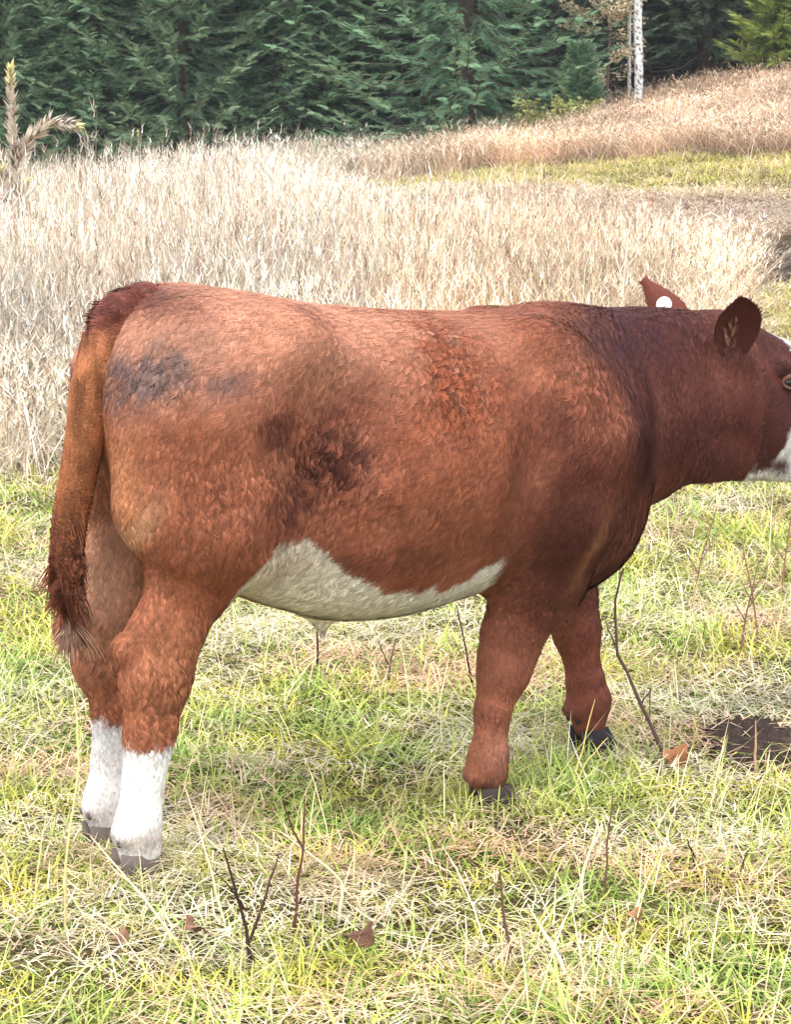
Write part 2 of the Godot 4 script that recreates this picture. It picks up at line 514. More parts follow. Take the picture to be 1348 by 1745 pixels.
func coat(p: Vector3) -> Color:
	var x := p.x
	var y := p.y
	var n1 := nz.get_noise_3d(x * 260, y * 260, p.z * 260)
	var n2 := nz.get_noise_3d(x * 800 + 90, y * 800, p.z * 800)
	var red := Color(0.35, 0.116, 0.060)
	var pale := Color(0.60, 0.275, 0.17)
	var dark := Color(0.080, 0.023, 0.016)
	var gold := Color(0.50, 0.215, 0.095)
	var grey := Color(0.15, 0.095, 0.085)
	var plum := Color(0.085, 0.028, 0.031)
	var rust := Color(0.27, 0.066, 0.026)
	var c := red
	c = c.lerp(pale, clampf(0.95 * sst(0.98, 1.18, y) * sst(1.05, 0.7, x) + 0.3 * n1, 0, 1))  # sky light along the back, painted into the coat as a paler tone
	# buttock and hind leg are more golden
	c = c.lerp(gold, 0.7 * blob(x, y, -0.03, 0.86, 0.045, 0.17))
	c = c.lerp(gold, 0.35 * blob(x, y, 0.08, 0.48, 0.12, 0.16))
	c = c.lerp(rust, 0.35 * blob(x, y, 0.15, 0.66, 0.14, 0.10))
	# foreparts are darker and redder
	c = c.lerp(Color(0.165, 0.050, 0.034), 0.8 * sst(0.80, 1.05, x) * sst(1.12, 0.80, y + 0.2 * n1))
	c = c.lerp(Color(0.108, 0.033, 0.027), 0.85 * sst(1.15, 1.32, x))
	c = c.lerp(Color(0.27, 0.098, 0.056), 0.7 * sst(0.46, 0.36, y) * sst(0.7, 0.8, x))
	if p.z > -0.02:
		c = c.lerp(dark, clampf(1.05 * blob(x, y, 0.445, 0.925, 0.13, 0.08, 1.0) * (1.0 + 1.6 * n2), 0, 0.9))
		c = c.lerp(dark, clampf(0.9 * blob(x, y, 0.33, 0.835, 0.075, 0.04, 0.5) * (1.0 + 1.8 * n2), 0, 0.85))
		c = c.lerp(dark, clampf(0.95 * blob(x, y, 0.295, 0.985, 0.05, 0.04) * (1.0 + 2.0 * n2), 0, 0.7))
		c = c.lerp(grey, clampf(1.1 * blob(x, y, 0.035, 1.115, 0.13, 0.05, 0.5) * (1.0 + 1.2 * n2), 0, 0.92))
		c = c.lerp(grey, clampf(0.6 * blob(x, y, 0.18, 1.10, 0.06, 0.03) * (1.0 + 1.2 * n2), 0, 0.7))
		c = c.lerp(rust, clampf(0.95 * blob(x, y, 0.745, 1.07, 0.10, 0.13, -0.2) * (1.0 + 1.5 * n2), 0, 0.8))
		c = c.lerp(plum, 0.6 * blob(x, y, 1.235, 0.99, 0.05, 0.16, 0.35))
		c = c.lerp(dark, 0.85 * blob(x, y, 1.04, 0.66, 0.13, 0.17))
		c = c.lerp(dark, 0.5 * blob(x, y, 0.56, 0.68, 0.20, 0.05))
		c = c.lerp(Color(0.42, 0.22, 0.16), 0.3 * blob(x, y, 0.93, 0.15, 0.05, 0.06))
		c = c.lerp(gold, 0.5 * blob(x, y, 1.12, 0.64, 0.018, 0.09, -0.35))
	c = c.lerp(plum, clampf(0.9 * blob(x, y, 1.31, 1.12, 0.22, 0.08) * (1.0 + 0.9 * n2), 0, 0.95))
	c = c.lerp(Color(0.12, 0.033, 0.025), 0.8 * blob(x, y, 0.10, 1.26, 0.10, 0.045))
	# inner sides of the hind legs are thin coated
	if p.z < 0.0 and x < 0.3 and y < 0.82 and y > 0.36:
		c = c.lerp(Color(0.68, 0.37, 0.23), 0.85 * blob(x, y, 0.03, 0.63, 0.09, 0.15))
	if p.z > 0.0:
		c = c.lerp(Color(0.62, 0.36, 0.20), 0.5 * blob(x, y, 0.0, 0.79, 0.02, 0.09, -0.45))
	# pasterns dirty and dark
	if x > 0.7:
		c = c.lerp(Color(0.10, 0.05, 0.04), 0.7 * sst(0.12, 0.06, y))
		if p.z < 0:
			c = c.lerp(Color(0.10, 0.045, 0.038), 0.6 * sst(0.20, 0.11, y))
	if x > 1.22 and x < 1.50 and y < 0.85:
		c = c.lerp(Color(0.21, 0.062, 0.040), 0.8 * sst(1.22, 1.30, x) * sst(0.85, 0.72, y))
	if x > 1.70:
		c = c.lerp(Color(0.075, 0.025, 0.020), 0.75)
		c = c.lerp(Color(0.07, 0.03, 0.03), 0.8 * blob(x, y, 1.80, 0.90, 0.02, 0.06))
	c = c * (1.0 + 0.22 * n2 + 0.12 * n1)
	var w := white_at(p)
	if w > 0:
		var white := Color(0.82, 0.79, 0.76)
		if x > 0.2 and x < 1.2:
			white = Color(0.84, 0.77, 0.64).lerp(Color(0.86, 0.82, 0.74), sst(0.48, 0.8, x) + 0.2 * n1)
			white = white.lerp(Color(0.42, 0.27, 0.16), 0.55 * blob(x, y, 0.34, 0.69, 0.10, 0.06))
		elif x < 0.2:
			white = white.lerp(Color(0.45, 0.36, 0.33), clampf(0.8 * blob(x, y, 0.0, 0.10, 0.1, 0.025) + 0.3 * n2, 0, 0.8))
			white = white.lerp(Color(0.40, 0.33, 0.31), 0.6 * sst(0.07, 0.03, y))
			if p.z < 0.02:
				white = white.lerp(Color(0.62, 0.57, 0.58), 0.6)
		c = c.lerp(white, w)
		if x > 1.68:
			c = c.lerp(Color(0.11, 0.06, 0.055), minf(1.0, 1.4 * blob(x, y, 1.795, 0.752, 0.045, 0.018, -0.2)))
			c = c.lerp(Color(0.42, 0.33, 0.22), 0.8 * blob(x, y, 1.745, 0.715, 0.035, 0.02))
	c.a = 1.0
	return c

# which way the hair lies, and how long it is
func lie(p: Vector3, n: Vector3) -> Vector3:
	var d := Vector3(-0.75, -0.55, 0)
	if p.x < 0.35:
		d = Vector3(-0.25, -0.9, 0).lerp(Vector3(-0.75, -0.45, 0), sst(0.8, 1.15, p.y))
	if p.x > 1.1:
		d = Vector3(-0.45, -0.8, 0)
	if p.x > 1.66:
		d = Vector3(-0.6, -0.35, 0).lerp(Vector3(0.1, -0.9, 0), sst(0.95, 0.75, p.y))
	if p.y < 0.5:
		d = Vector3(-0.15, -1, 0)
	elif p.y < 0.64 and absf(n.y) > 0.5:
		d = Vector3(-0.8, -0.4, -p.z * 2.0)
	return d

func hair_len(p: Vector3) -> float:
	var h := lerpf(0.014, 0.024, sst(0.18, 0.50, p.y))
	h = lerpf(h, 0.015, sst(1.52, 1.66, p.x))
	if p.x > 0.8:
		h = lerpf(h, 0.015, sst(0.50, 0.34, p.y))
	if p.x > 1.2 and p.x < 1.47 and p.y < 0.82 and p.y > 0.46 and absf(p.z) < 0.13:
		h = lerpf(h, 0.026, sst(0.82, 0.70, p.y))
	return h

func tuft_mesh(hairs: int, curl: float) -> ArrayMesh:
	# a lock of separate fine hairs, unit length along +x, +y away from the skin
	var mb := MB.new()
	for k in hairs:
		var p := Vector3(rr(-0.25, 0.25), -0.02, rr(-0.15, 0.15))
		var up := rr(0.20, 0.50)
		var l := rr(0.6, 1.1)
		var side := rr(-0.22, 0.22)
		var w := rr(0.032, 0.046)
		var a0 := -1
		var b0 := -1
		var g := rr(0.65, 1.35)
		var phase := rr(-0.3, 0.3)
		for s in 5:
			var t := s / 4.0
			var x := p.x + l * t * (1.0 - 0.1 * t)
			var y := p.y + up * (t - 0.62 * t * t)
			var z := p.z * (1.0 - 0.35 * t) + side * t * 0.4 + curl * 0.14 * sin(4.2 * t + phase)
			var q := Vector3(x, y, z)
			var ww := w * (1.0 - 0.7 * t)
			var cc := Color(g, g, g)
			var a := mb.pt(q - Vector3(0, 0.1 * ww, ww), cc)
			var b := mb.pt(q + Vector3(0, 0.1 * ww, ww), cc)
			if s > 0:
				mb.quad(a0, b0, b, a)
			a0 = a
			b0 = b
	return mb.mesh()

# hair over a mesh: per square metre, coloured by `tone`
func grow_hair(mb: MB, per_m2: float, tone: Callable, flow: Callable, length: Callable, parent: Node3D, shapes: Array, mat: Material, part: String, cut := true) -> void:
	var lists := []
	var tints: Array[PackedColorArray] = []
	for k in shapes.size():
		lists.append([])
		tints.append(PackedColorArray())
	var carry := 0.0
	var swirl := FastNoiseLite.new()
	swirl.seed = 77
	swirl.frequency = 1.0
	for f in range(0, mb.i.size(), 3):
		var a := mb.v[mb.i[f]]
		var b := mb.v[mb.i[f + 1]]
		var c := mb.v[mb.i[f + 2]]
		var na := mb.n[mb.i[f]]
		carry += (b - a).cross(c - a).length() * 0.5 * per_m2 * (0.28 if cut and na.z < -0.35 else 1.0)
		while carry > 0:
			carry -= 1.0
			var u := rng.randf()
			var v := rng.randf()
			if u + v > 1:
				u = 1 - u
				v = 1 - v
			var p := a + (b - a) * u + (c - a) * v
			if p.y < 0.03 and cut:
				continue
			var n := (na + (mb.n[mb.i[f + 1]] - na) * u + (mb.n[mb.i[f + 2]] - na) * v).normalized()
			var d: Vector3 = flow.call(p, n)
			d = (d - n * d.dot(n)).normalized()
			# the coat breaks into little waves across the lie of the hair
			var curly := swirl.get_noise_3d(p.x * 20, p.y * 20, p.z * 20)
			var along := p.dot(d)
			var over := p - d * along
			var kinky := clampf(0.12 + 0.7 * swirl.get_noise_3d(p.x * 5 + 4, p.y * 5, p.z * 5), 0.0, 0.5)
			if cut:
				kinky = maxf(kinky, 1.2 * blob(p.x, p.y, 0.41, 0.89, 0.15, 0.12))
				kinky = maxf(kinky, 1.1 * blob(p.x, p.y, 0.74, 1.06, 0.11, 0.14))
				kinky = maxf(kinky, 0.75 * blob(p.x, p.y, 1.14, 1.03, 0.17, 0.15))
				kinky = maxf(kinky, 0.6 * blob(p.x, p.y, 0.16, 0.86, 0.11, 0.11))
				kinky = maxf(kinky, 0.8 * blob(p.x, p.y, 0.03, 1.11, 0.12, 0.05))
				kinky = maxf(kinky, 0.7 * blob(p.x, p.y, 0.07, 0.40, 0.12, 0.14))
				kinky = clampf(kinky, 0, 1)
			d = d.rotated(n, 0.45 * curly)
			along = p.dot(d)
			over = p - d * along
			var fa := lerpf(24.0, 92.0, kinky)
			var fo := lerpf(135.0, 80.0, kinky)
			var fine := swirl.get_noise_3d(over.x * fo + d.x * along * fa + 2.2 * curly, over.y * fo + d.y * along * fa, over.z * fo + d.z * along * fa + 9)
			# the coat parts along thin dark lines
			var part_line := exp(-pow(fine / lerpf(0.11, 0.15, kinky), 2.0))
			d = d.rotated(n, 0.9 * curly * kinky + 0.9 * fine * (kinky + 0.2) + rr(-0.15, 0.15))
			d = (d + n * (0.02 + (0.06 + 0.4 * kinky) * maxf(0, fine))).normalized()
			var side := d.cross(n).normalized()
			var up := side.cross(d)
			var l: float = length.call(p) * rr(0.75, 1.25)
			var tt: Color = tone.call(p)
			var g := rr(0.88, 1.12) * (1.12 + (0.4 + 0.6 * kinky) * fine) * (1.0 - (0.32 + 0.42 * kinky) * part_line)
			var w := rng.randi() % shapes.size()
			lists[w].append(Transform3D(Basis(d * l, up * l, side * l * 0.9), p - n * 0.002))
			tints[w].append(Color(tt.r * g, tt.g * g, tt.b * g))
	for k in shapes.size():
		scatter(part, shapes[k], mat, lists[k], tints[k], parent)

# a dished ear, base at the origin, tip along +y, opening towards +z
func ear_mesh(length: float, width: float, inner: Color, outer: Color) -> MB:
	var mb := MB.new()
	var rows := 12
	var cols := 10
	for side in 2:
		var base := mb.v.size()
		for r in rows + 1:
			var t := float(r) / rows
			var w := width * 0.5 * pow(maxf(0.0, sin(PI * (0.10 + 0.90 * pow(t, 1.15 if outer.r < 0.14 and inner.r < 0.1 else 0.8)))), 0.62 if inner.r < 0.1 else 0.8)
			if r == rows:
				w = 0.012
			for q in cols + 1:
				var s := float(q) / cols * 2 - 1
				var dish := 0.5 * w * (s * s - 1.0) * (1.15 - t * 0.6)
				var thick := 0.004 * (1.0 - 0.6 * absf(s))
				var z := dish + (thick if side == 0 else -thick) + 0.02 * t * t
				mb.pt(Vector3(s * w, t * length, z), inner if side == 0 else outer)
		for r in rows:
			for q in cols:
				var a := base + r * (cols + 1) + q
				if side == 0:
					mb.quad(a, a + cols + 1, a + cols + 2, a + 1)
				else:
					mb.quad(a, a + 1, a + cols + 2, a + cols + 1)
	return mb

func ball(mb: MB, c: Vector3, r: Vector3, col: Color, n := 10) -> void:
	var base := mb.v.size()
	for j in n + 1:
		for i in n * 2:
			var th := PI * j / n
			var ph := PI * i / n
			mb.pt(c + Vector3(sin(th) * cos(ph) * r.x, cos(th) * r.y, sin(th) * sin(ph) * r.z), col)
	for j in n:
		for i in n * 2:
			var a := base + j * n * 2 + i
			var b := base + j * n * 2 + (i + 1) % (n * 2)
			mb.quad(a, b, b + n * 2, a + n * 2)

func hoof_mesh(col: Color) -> ArrayMesh:
	# two claws with a cleft between them, toe towards +x
	var mb := MB.new()
	for s in [-1.0, 1.0]:
		var rings := []
		for r in 4:
			var y: float = [0.0, 0.012, 0.04, 0.066][r]
			var grow: float = [1.0, 1.03, 0.9, 0.76][r]
			var ring := []
			for k in 12:
				var a := TAU * k / 12
				var x := cos(a) * 0.056 * grow + (0.016 - y * 0.35)
				var z: float = s * 0.0245 + sin(a) * 0.0225 * grow * (1.0 if cos(a) < 0.2 else 1.0 - 0.35 * cos(a))
				ring.append(mb.pt(Vector3(x, y, z), col * rr(0.85, 1.1)))
			rings.append(ring)
		for r in 3:
			for k in 12:
				var t := (k + 1) % 12
				mb.quad(rings[r][k], rings[r + 1][k], rings[r + 1][t], rings[r][t])
		for k in range(1, 11):
			mb.tri(rings[3][0], rings[3][k + 1], rings[3][k])
			mb.tri(rings[0][0], rings[0][k], rings[0][k + 1])
	return mb.mesh(true)

func build_calf() -> void:
	var calf := thing("calf", "reddish brown beef calf with white hind socks and white belly standing in short grass", "calf", Vector3(-0.625, -0.003, -4.965), deg_to_rad(30))
	calf_shape()
	var mb := skin(0.010)
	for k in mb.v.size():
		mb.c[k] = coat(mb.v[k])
	var hide := mat_of(0.85, 0, 0.25)
	put("body", mb.mesh(true), hide, calf)
	var fur := mat_of(0.62, 0.25, 0.3)
	var shapes := [tuft_mesh(8, 0.6), tuft_mesh(8, 1.2), tuft_mesh(8, -1.0)]
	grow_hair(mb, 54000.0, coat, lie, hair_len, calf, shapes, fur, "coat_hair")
	# tail
	var tp := [Vector3(0.16, 1.215, 0.0), Vector3(0.10, 1.238, 0.005), Vector3(0.04, 1.215, 0.012), Vector3(-0.008, 1.15, 0.025), Vector3(-0.040, 1.06, 0.03), Vector3(-0.056, 0.96, 0.03), Vector3(-0.072, 0.86, 0.015), Vector3(-0.09, 0.77, 0.01), Vector3(-0.098, 0.69, 0.01), Vector3(-0.09, 0.62, 0.015), Vector3(-0.085, 0.57, 0.02)]
	var tr := [0.03, 0.046, 0.052, 0.048, 0.043, 0.040, 0.037, 0.033, 0.030, 0.022, 0.006]
	var tm := MB.new()
	tm.tube(tp, tr, Color.WHITE, 14)
	var tail_tone := func(p: Vector3) -> Color:
		var n2 := nz.get_noise_3d(p.x * 1700, p.y * 170, p.z * 1700)
		var c := Color(0.17, 0.048, 0.034).lerp(Color(0.46, 0.175, 0.078), sst(1.24, 1.12, p.y))
		c = c.lerp(Color(0.29, 0.100, 0.055), sst(0.90, 0.72, p.y))
		c = c.lerp(Color(0.48, 0.30, 0.21), 0.8 * sst(0.64, 0.56, p.y))
		c *= 1.0 + 1.0 * n2
		c.a = 1
		return c
	for k in tm.v.size():
		tm.c[k] = tail_tone.call(tm.v[k])
	var tail := put("tail", tm.mesh(true), hide, calf)
	var tail_flow := func(p: Vector3, n: Vector3) -> Vector3:
		return Vector3(-0.7, 0.1, 0) if p.y > 1.2 else Vector3(-0.1, -1, 0)
	var tail_len := func(p: Vector3) -> float: return lerpf(0.085, 0.042, sst(0.60, 0.95, p.y))
	grow_hair(tm, 46000.0, tail_tone, tail_flow, tail_len, tail, [tuft_mesh(11, 0.3)], fur, "tail_hair", false)
	# ears
	var e_in := Color(0.095, 0.031, 0.024)
	var e_out := Color(0.13, 0.040, 0.030)
	for s in [1.0, -1.0]:
		var em := ear_mesh(0.185 if s > 0 else 0.20, 0.118 if s > 0 else 0.088, e_in if s > 0 else Color(0.17, 0.045, 0.034), e_out)
		var ear := put("ear", em.mesh(true), hide, calf)
		var base := Vector3(1.612, 1.045, 0.115) if s > 0 else Vector3(1.64, 1.06, -0.105)
		var tip := Vector3(1.545, 1.225, 0.20) if s > 0 else Vector3(1.553, 1.238, -0.245)
		var y := (tip - base).normalized()
		var want := Vector3(-0.35, 0.1, 0.9) if s > 0 else Vector3(0.5, 0.1, -0.8)
		var z := (want - y * want.dot(y)).normalized()
		ear.transform = Transform3D(Basis(y.cross(z), y, z), base)
		var ear_tone := func(p: Vector3) -> Color:
			if s > 0 and absf(p.x + 0.008) < 0.014 and p.y < 0.085 and rng.randf() < 0.5:
				return Color(0.36, 0.20, 0.14)
			if s > 0 and rng.randf() < 0.2:
				return Color(0.20, 0.075, 0.055)
			return e_in.lerp(e_out, rng.randf()) if s > 0 else Color(0.19, 0.048, 0.036)
		var ear_flow := func(p: Vector3, n: Vector3) -> Vector3: return Vector3(p.x * 6.0, 1.0, 0)
		var ear_len := func(p: Vector3) -> float: return 0.012 if s < 0 else (0.030 if absf(p.x + 0.008) < 0.014 and p.y < 0.085 else 0.015)
		grow_hair(em, 22000.0, ear_tone, ear_flow, ear_len, ear, [tuft_mesh(9, 0.3)], fur, "ear_hair", false)
		if s < 0:
			var tg := MB.new()
			tg.tube([Vector3(0, 0, -0.003), Vector3(0, 0, 0.003)], [0.020, 0.019], Color(0.82, 0.82, 0.78), 28)
			var plastic := mat_of(0.4, 0, 0.5)
			var button := put("ear_tag", tg.mesh(), plastic, ear)
			tag(button, "round white button ear tag", "")
			var hub := MB.new()
			hub.tube([Vector3(0, 0, -0.0065), Vector3(0, 0, 0.0065)], [0.0045, 0.0045], Color(0.62, 0.62, 0.58), 14)
			put("tag_stud", hub.mesh(), plastic, ear)
			var at: Vector3 = ear.transform.affine_inverse() * Vector3(1.585, 1.147, -0.145)
			button.position = at
			button.rotation = Vector3(0.15, 0.0, 0)
			ear.get_node("tag_stud").position = at
	# eyes
	var eye_mat := mat_of(0.08, 0, 0.5)
	for s in [1.0, -1.0]:
		var e := MB.new()
		ball(e, Vector3.ZERO, Vector3(0.023, 0.019, 0.017), Color(0.018, 0.010, 0.009), 10)
		var eye := put("eye", e.mesh(true), eye_mat, calf)
		eye.position = Vector3(1.788, 0.966, 0.108 * s)
		var lid := MB.new()
		var rim := []
		var rad := []
		for k in 25:
			var a := TAU * k / 24
			rim.append(Vector3(cos(a) * 0.024, sin(a) * 0.016 + 0.002, 0.008 - 0.006 * cos(a * 2)))
			rad.append(0.004 + 0.003 * maxf(0, sin(a)))
		lid.tube(rim, rad, Color(0.15, 0.07, 0.055), 8)
		var lids := put("eyelid", lid.mesh(true), hide, eye)
		lids.scale = Vector3(1, 1, s)
	# hooves
	var horn := mat_of(0.85, 0, 0.25)
	for h in [[0.006, 0.115, 0, Color(0.15, 0.12, 0.11)], [0.024, -0.095, 0, Color(0.13, 0.105, 0.095)], [0.93, 0.10, 0, Color(0.055, 0.043, 0.038)], [1.372, -0.13, 0.018, Color(0.035, 0.03, 0.034)]]:
		var hf := put("hoof", hoof_mesh(h[3]), horn, calf)
		hf.position = Vector3(h[0], h[2], h[1])
		for q in [-1.0, 1.0]:
			var dc := MB.new()
			ball(dc, Vector3.ZERO, Vector3(0.009, 0.011, 0.008), Color(0.13, 0.095, 0.085) if h[0] < 0.5 else Color(0.04, 0.032, 0.03), 6)
			var claw := put("dewclaw", dc.mesh(true), horn, calf)
			claw.position = Vector3(h[0] - (0.047 if h[0] < 0.5 else 0.054), h[2] + 0.094, h[1] + 0.020 * q)

# ------------------------------------------------------------------ grasses

# one short living blade, a flattened straw, or a thin dry blade, with its root at p
func green_blade(mb: MB, p: Vector3, kind: int, size: float, tint: Color) -> void:
	var bright := [lin(184, 192, 96), lin(152, 170, 90), lin(200, 198, 110)]
	var c: Color = bright[(kind + rng.randi() % 2) % 3]
	c = c.lerp(lin(218, 214, 140), rr(0, 0.45)) * rr(0.6, 1.25) * tint
	mb.blade(p, rr(0, TAU), rr(0.12, 0.85), rr(0.045, 0.115) * size, rr(0.4, 1.9), rr(0.003, 0.0054) * (0.4 + 0.6 * size), c * 0.75, c, 3, rr(-0.6, 0.6))

func straw_blade(mb: MB, p: Vector3, size: float, tint: Color) -> void:
	var c := lin(244, 236, 206).lerp(lin(204, 180, 146), rng.randf()) * rr(0.68, 1.05) * tint
	var l := rr(0.04, 0.12)
	if rng.randf() < 0.08:
		l = rr(0.13, 0.23)
	mb.blade(p + Vector3.UP * rr(0.0, 0.045), rr(0, TAU), rr(0.0, 0.30), l * size, rr(-0.2, 1.4), rr(0.0022, 0.0042), c, c, 2, rr(-1.5, 1.5))

func dry_blade(mb: MB, p: Vector3, size: float, tint: Color) -> void:
	var c := lin(244, 234, 190).lerp(lin(216, 198, 140), rng.randf()) * tint
	mb.blade(p, rr(0, TAU), rr(0.55, 0.95), rr(0.12, 0.26) * size, rr(0.1, 0.9), rr(0.002, 0.0034), c, c, 3)

# one clump of tall dead grass, about one metre high
func tall_clump(mb: MB, kind: int, ox: float, oz: float, hs := 1.0, cm := 1.0) -> void:
	var tones := [lin(253, 248, 240), lin(247, 236, 216), lin(236, 214, 194), lin(251, 244, 220)]
	for k in 13:
		var a := rr(0, TAU)
		var r := 0.11 * sqrt(rng.randf())
		var c: Color = tones[(kind + rng.randi() % 2) % 4]
		c = c * rr(0.62, 1.0) * cm if rng.randf() < 0.84 else lin(168, 140, 120) * rr(0.5, 1.2)
		var h := rr(0.62, 1.05) * hs
		if rng.randf() < 0.06:
			h *= 1.22
		var p := Vector3(ox + cos(a) * r, -0.02, oz + sin(a) * r)
		var yaw := rr(0, TAU)
		var lean := rr(0.62, 0.99)
		var w := rr(0.003, 0.006)
		mb.blade(p, yaw, lean, h, rr(0.0, 0.5), w, c * 0.9, c, 3, rr(-1, 1))
		var el := lean * PI / 2 - 0.1
		var top := p + Vector3(cos(yaw) * cos(el), sin(el), sin(yaw) * cos(el)) * h * 0.86
		for q in 3:
			mb.blade(top + Vector3.UP * 0.03 * q, rr(0, TAU), rr(0.55, 0.9), rr(0.05, 0.12), rr(0, 0.8), rr(0.005, 0.010), c, c, 1)
	for k in 12:
		var a := rr(0, TAU)
		var r := 0.12 * sqrt(rng.randf())
		var c: Color = tones[rng.randi() % 4] * rr(0.5, 1.0) * cm
		mb.blade(Vector3(ox + cos(a) * r, -0.02, oz + sin(a) * r), rr(0, TAU), rr(0.55, 0.95), rr(0.3, 0.8) * hs, rr(0.3, 2.3), rr(0.0035, 0.007), c * 0.85, c, 4, rr(-1.5, 1.5))

func tall_tone(x: float, z: float) -> Color:
	# bleached on the left, more golden in the middle, pinkish brown along the top of the slope
	var d := -z
	var u := x / d
	var c := Color(1, 0.972, 0.952).lerp(Color(0.97, 0.88, 0.79), sst(-0.07, 0.04, u) * sst(22, 15, d))
	c = c.lerp(Color(0.95, 0.77, 0.66), 0.85 * sst(-0.03, 0.04, u) * sst(34, 36, d + 1.55 * x))
	c = c.lerp(Color(0.92, 0.82, 0.80), 0.5 * sst(0.0, 0.1, u) * sst(16, 20, d) * sst(27, 25, d))
	c = c.lerp(Color(0.66, 0.55, 0.49), 0.85 * sst(-0.01, 0.06, u) * sst(17.5, 20, d) * sst(36, 34, d + 1.55 * x))
	return c * 1.08 * (1.0 + 0.7 * nz2.get_noise_2d(x * 40, z * 26)) * rr(0.85, 1.1)

func build_grass() -> void:
	var leaf := mat_of(0.75, 0.5, 0.3)
	var dry := mat_of(0.85, 0.4, 0.25)
	# trodden short round the hooves
	var hooves := []
	for q in [Vector2(0.006, 0.115), Vector2(0.024, -0.095), Vector2(0.93, 0.10), Vector2(1.372, -0.13)]:
		hooves.append(Vector2(-0.625 + q.x * 0.866 + q.y * 0.5, -4.965 - q.x * 0.5 + q.y * 0.866))
	# the pasture near the camera, blade by blade
	var green := MB.new()
	var straw := MB.new()
	var d := 3.3
	while d < 11.6:
		var strip := 0.12
		var half := 0.175 * d + 0.45
		var per := 11500.0 * lerpf(1.0, 0.45, sst(5.0, 10.0, d))
		var count := int(2 * half * strip * per)
		var grow := lerpf(1.0, 1.35, sst(5.0, 11.0, d))
		for k in count:
			var x := rr(-half, half)
			var z := -d - rr(0, strip)
			var out := absf(x) > 0.168 * d + 0.12 or d < 4.0
			if out and rng.randf() < 0.55:
				continue
			if rng.randf() < bare_at(x, z) or rng.randf() < tall_at(x, z):
				continue
			var p := Vector3(x, land(x, z) - 0.006, z)
			var size := (1.0 + 0.7 * nz.get_noise_2d(x * 90, z * 90)) * grow * (1.6 if out else 1.0)
			for q in 4:
				var hf: Vector2 = hooves[q]
				size *= lerpf(0.85 if q < 2 else 0.95, 1.0, sst(0.05, 0.28, Vector2(x - hf.x, (z - hf.y) * (0.8 if z > hf.y else 1.3)).length()))
			var lush := nz.get_noise_2d(x * 95 + 40, z * 95) + 0.7 * nz2.get_noise_2d(x * 40, z * 40)
			var g := rr(0.85, 1.15) * (1.0 + 0.35 * nz2.get_noise_2d(x * 170, z * 170))
			var pick := rng.randf()
			var greenish := clampf(0.56 + 0.6 * lush, 0.12, 0.92)
			if pick < 0.011:
				dry_blade(straw, p, size, Color(g, g, g))
			elif rng.randf() < greenish:
				var yel := clampf(0.45 + 1.5 * nz.get_noise_2d(x * 130 + 7, z * 130), 0, 1)
				green_blade(green, p, rng.randi() % 3, size, Color(0.80, 1.0, 0.85).lerp(Color(1.2, 1.08, 0.72), yel) * g)
			else:
				straw_blade(straw, p, maxf(0.55, size), Color(1, 1, 1).lerp(Color(0.95, 0.72, 0.66), clampf(0.30 + 1.6 * nz2.get_noise_2d(x * 60, z * 60 + 80), 0, 1)) * g)
		d += strip
	# blades that stand round the hooves
	for q in 4:
		for k in 330:
			var a := rr(0, TAU)
			var r := rr(0.055, 0.17)
			var x: float = hooves[q].x + cos(a) * r + 0.01
			var z: float = hooves[q].y + sin(a) * r
			var p := Vector3(x, land(x, z) - 0.006, z)
			if k % 4 == 0:
				straw_blade(straw, p, 0.9, Color(1, 0.95, 0.86))
			else:
				var g := rr(0.85, 1.15)
				green.blade(p, rr(0, TAU), rr(0.55, 0.98), rr(0.05, 0.095) * (0.9 if q < 2 else 1.2), rr(0.2, 1.3), rr(0.003, 0.005), lin(160, 172, 88) * 0.8 * g, lin(196, 198, 112) * g, 3, rr(-0.6, 0.6))
	tag(put("short_grass", green.mesh(), leaf), "yellow green short pasture grass round the calf's hooves", "grass", "", "stuff")
	tag(put("straw_litter", straw.mesh(), dry), "pale flattened straw lying among the short pasture grass", "straw", "", "stuff")
	# the same pasture farther off, in the clearing and on the mown track
	var far_w := [[], [], []]
	var far_t: Array[PackedColorArray] = [PackedColorArray(), PackedColorArray(), PackedColorArray()]
	d = 11.4
	while d < 46.0:
		var s := lerpf(1.0, 1.7, sst(12, 30, d))
		var step := 0.28 * s
		var x := -0.19 * d - 1.5
		while x < 0.19 * d + 1.5:
			var px := x + rr(-0.08, 0.08) * s
			var z := -d - rr(0, step)
			x += step
			if tall_at(px, z) > 0.6 or rng.randf() < bare_at(px, z) * 1.1:
				continue
			var w := rng.randi() % 3
			far_w[w].append(Transform3D(Basis(Vector3.UP, rr(0, TAU)).scaled(Vector3.ONE * s * rr(0.8, 1.2)), Vector3(px, land(px, z), z)))
			far_t[w].append(Color(0.98, 0.98, 0.9).lerp(Color(1.1, 1.0, 0.95), rng.randf()) * rr(0.85, 1.15))
		d += step
	var far_labels := ["green short grass of the clearing right of the calf's head", "yellowish short grass of the mown track on the slope", "straw and green short grass on the farther pasture"]
	for k in 3:
		var mb := MB.new()
		for q in 520:
			var p := Vector3(rr(-0.19, 0.19), -0.01, rr(-0.19, 0.19))
			if rng.randf() < [0.42, 0.3, 0.24][k]:
				green_blade(mb, p, k, 1.3, Color(1.05, 1.0, 0.9))
			else:
				straw_blade(mb, p, 1.0, Color(1, 0.95, 0.9))
		tag(scatter("pasture_grass", mb.mesh(), leaf, far_w[k], far_t[k]), far_labels[k], "grass", "", "stuff")
	# tall dead grass: patches of a square metre, single clumps along the edges
	var patch := []
	var clump := []
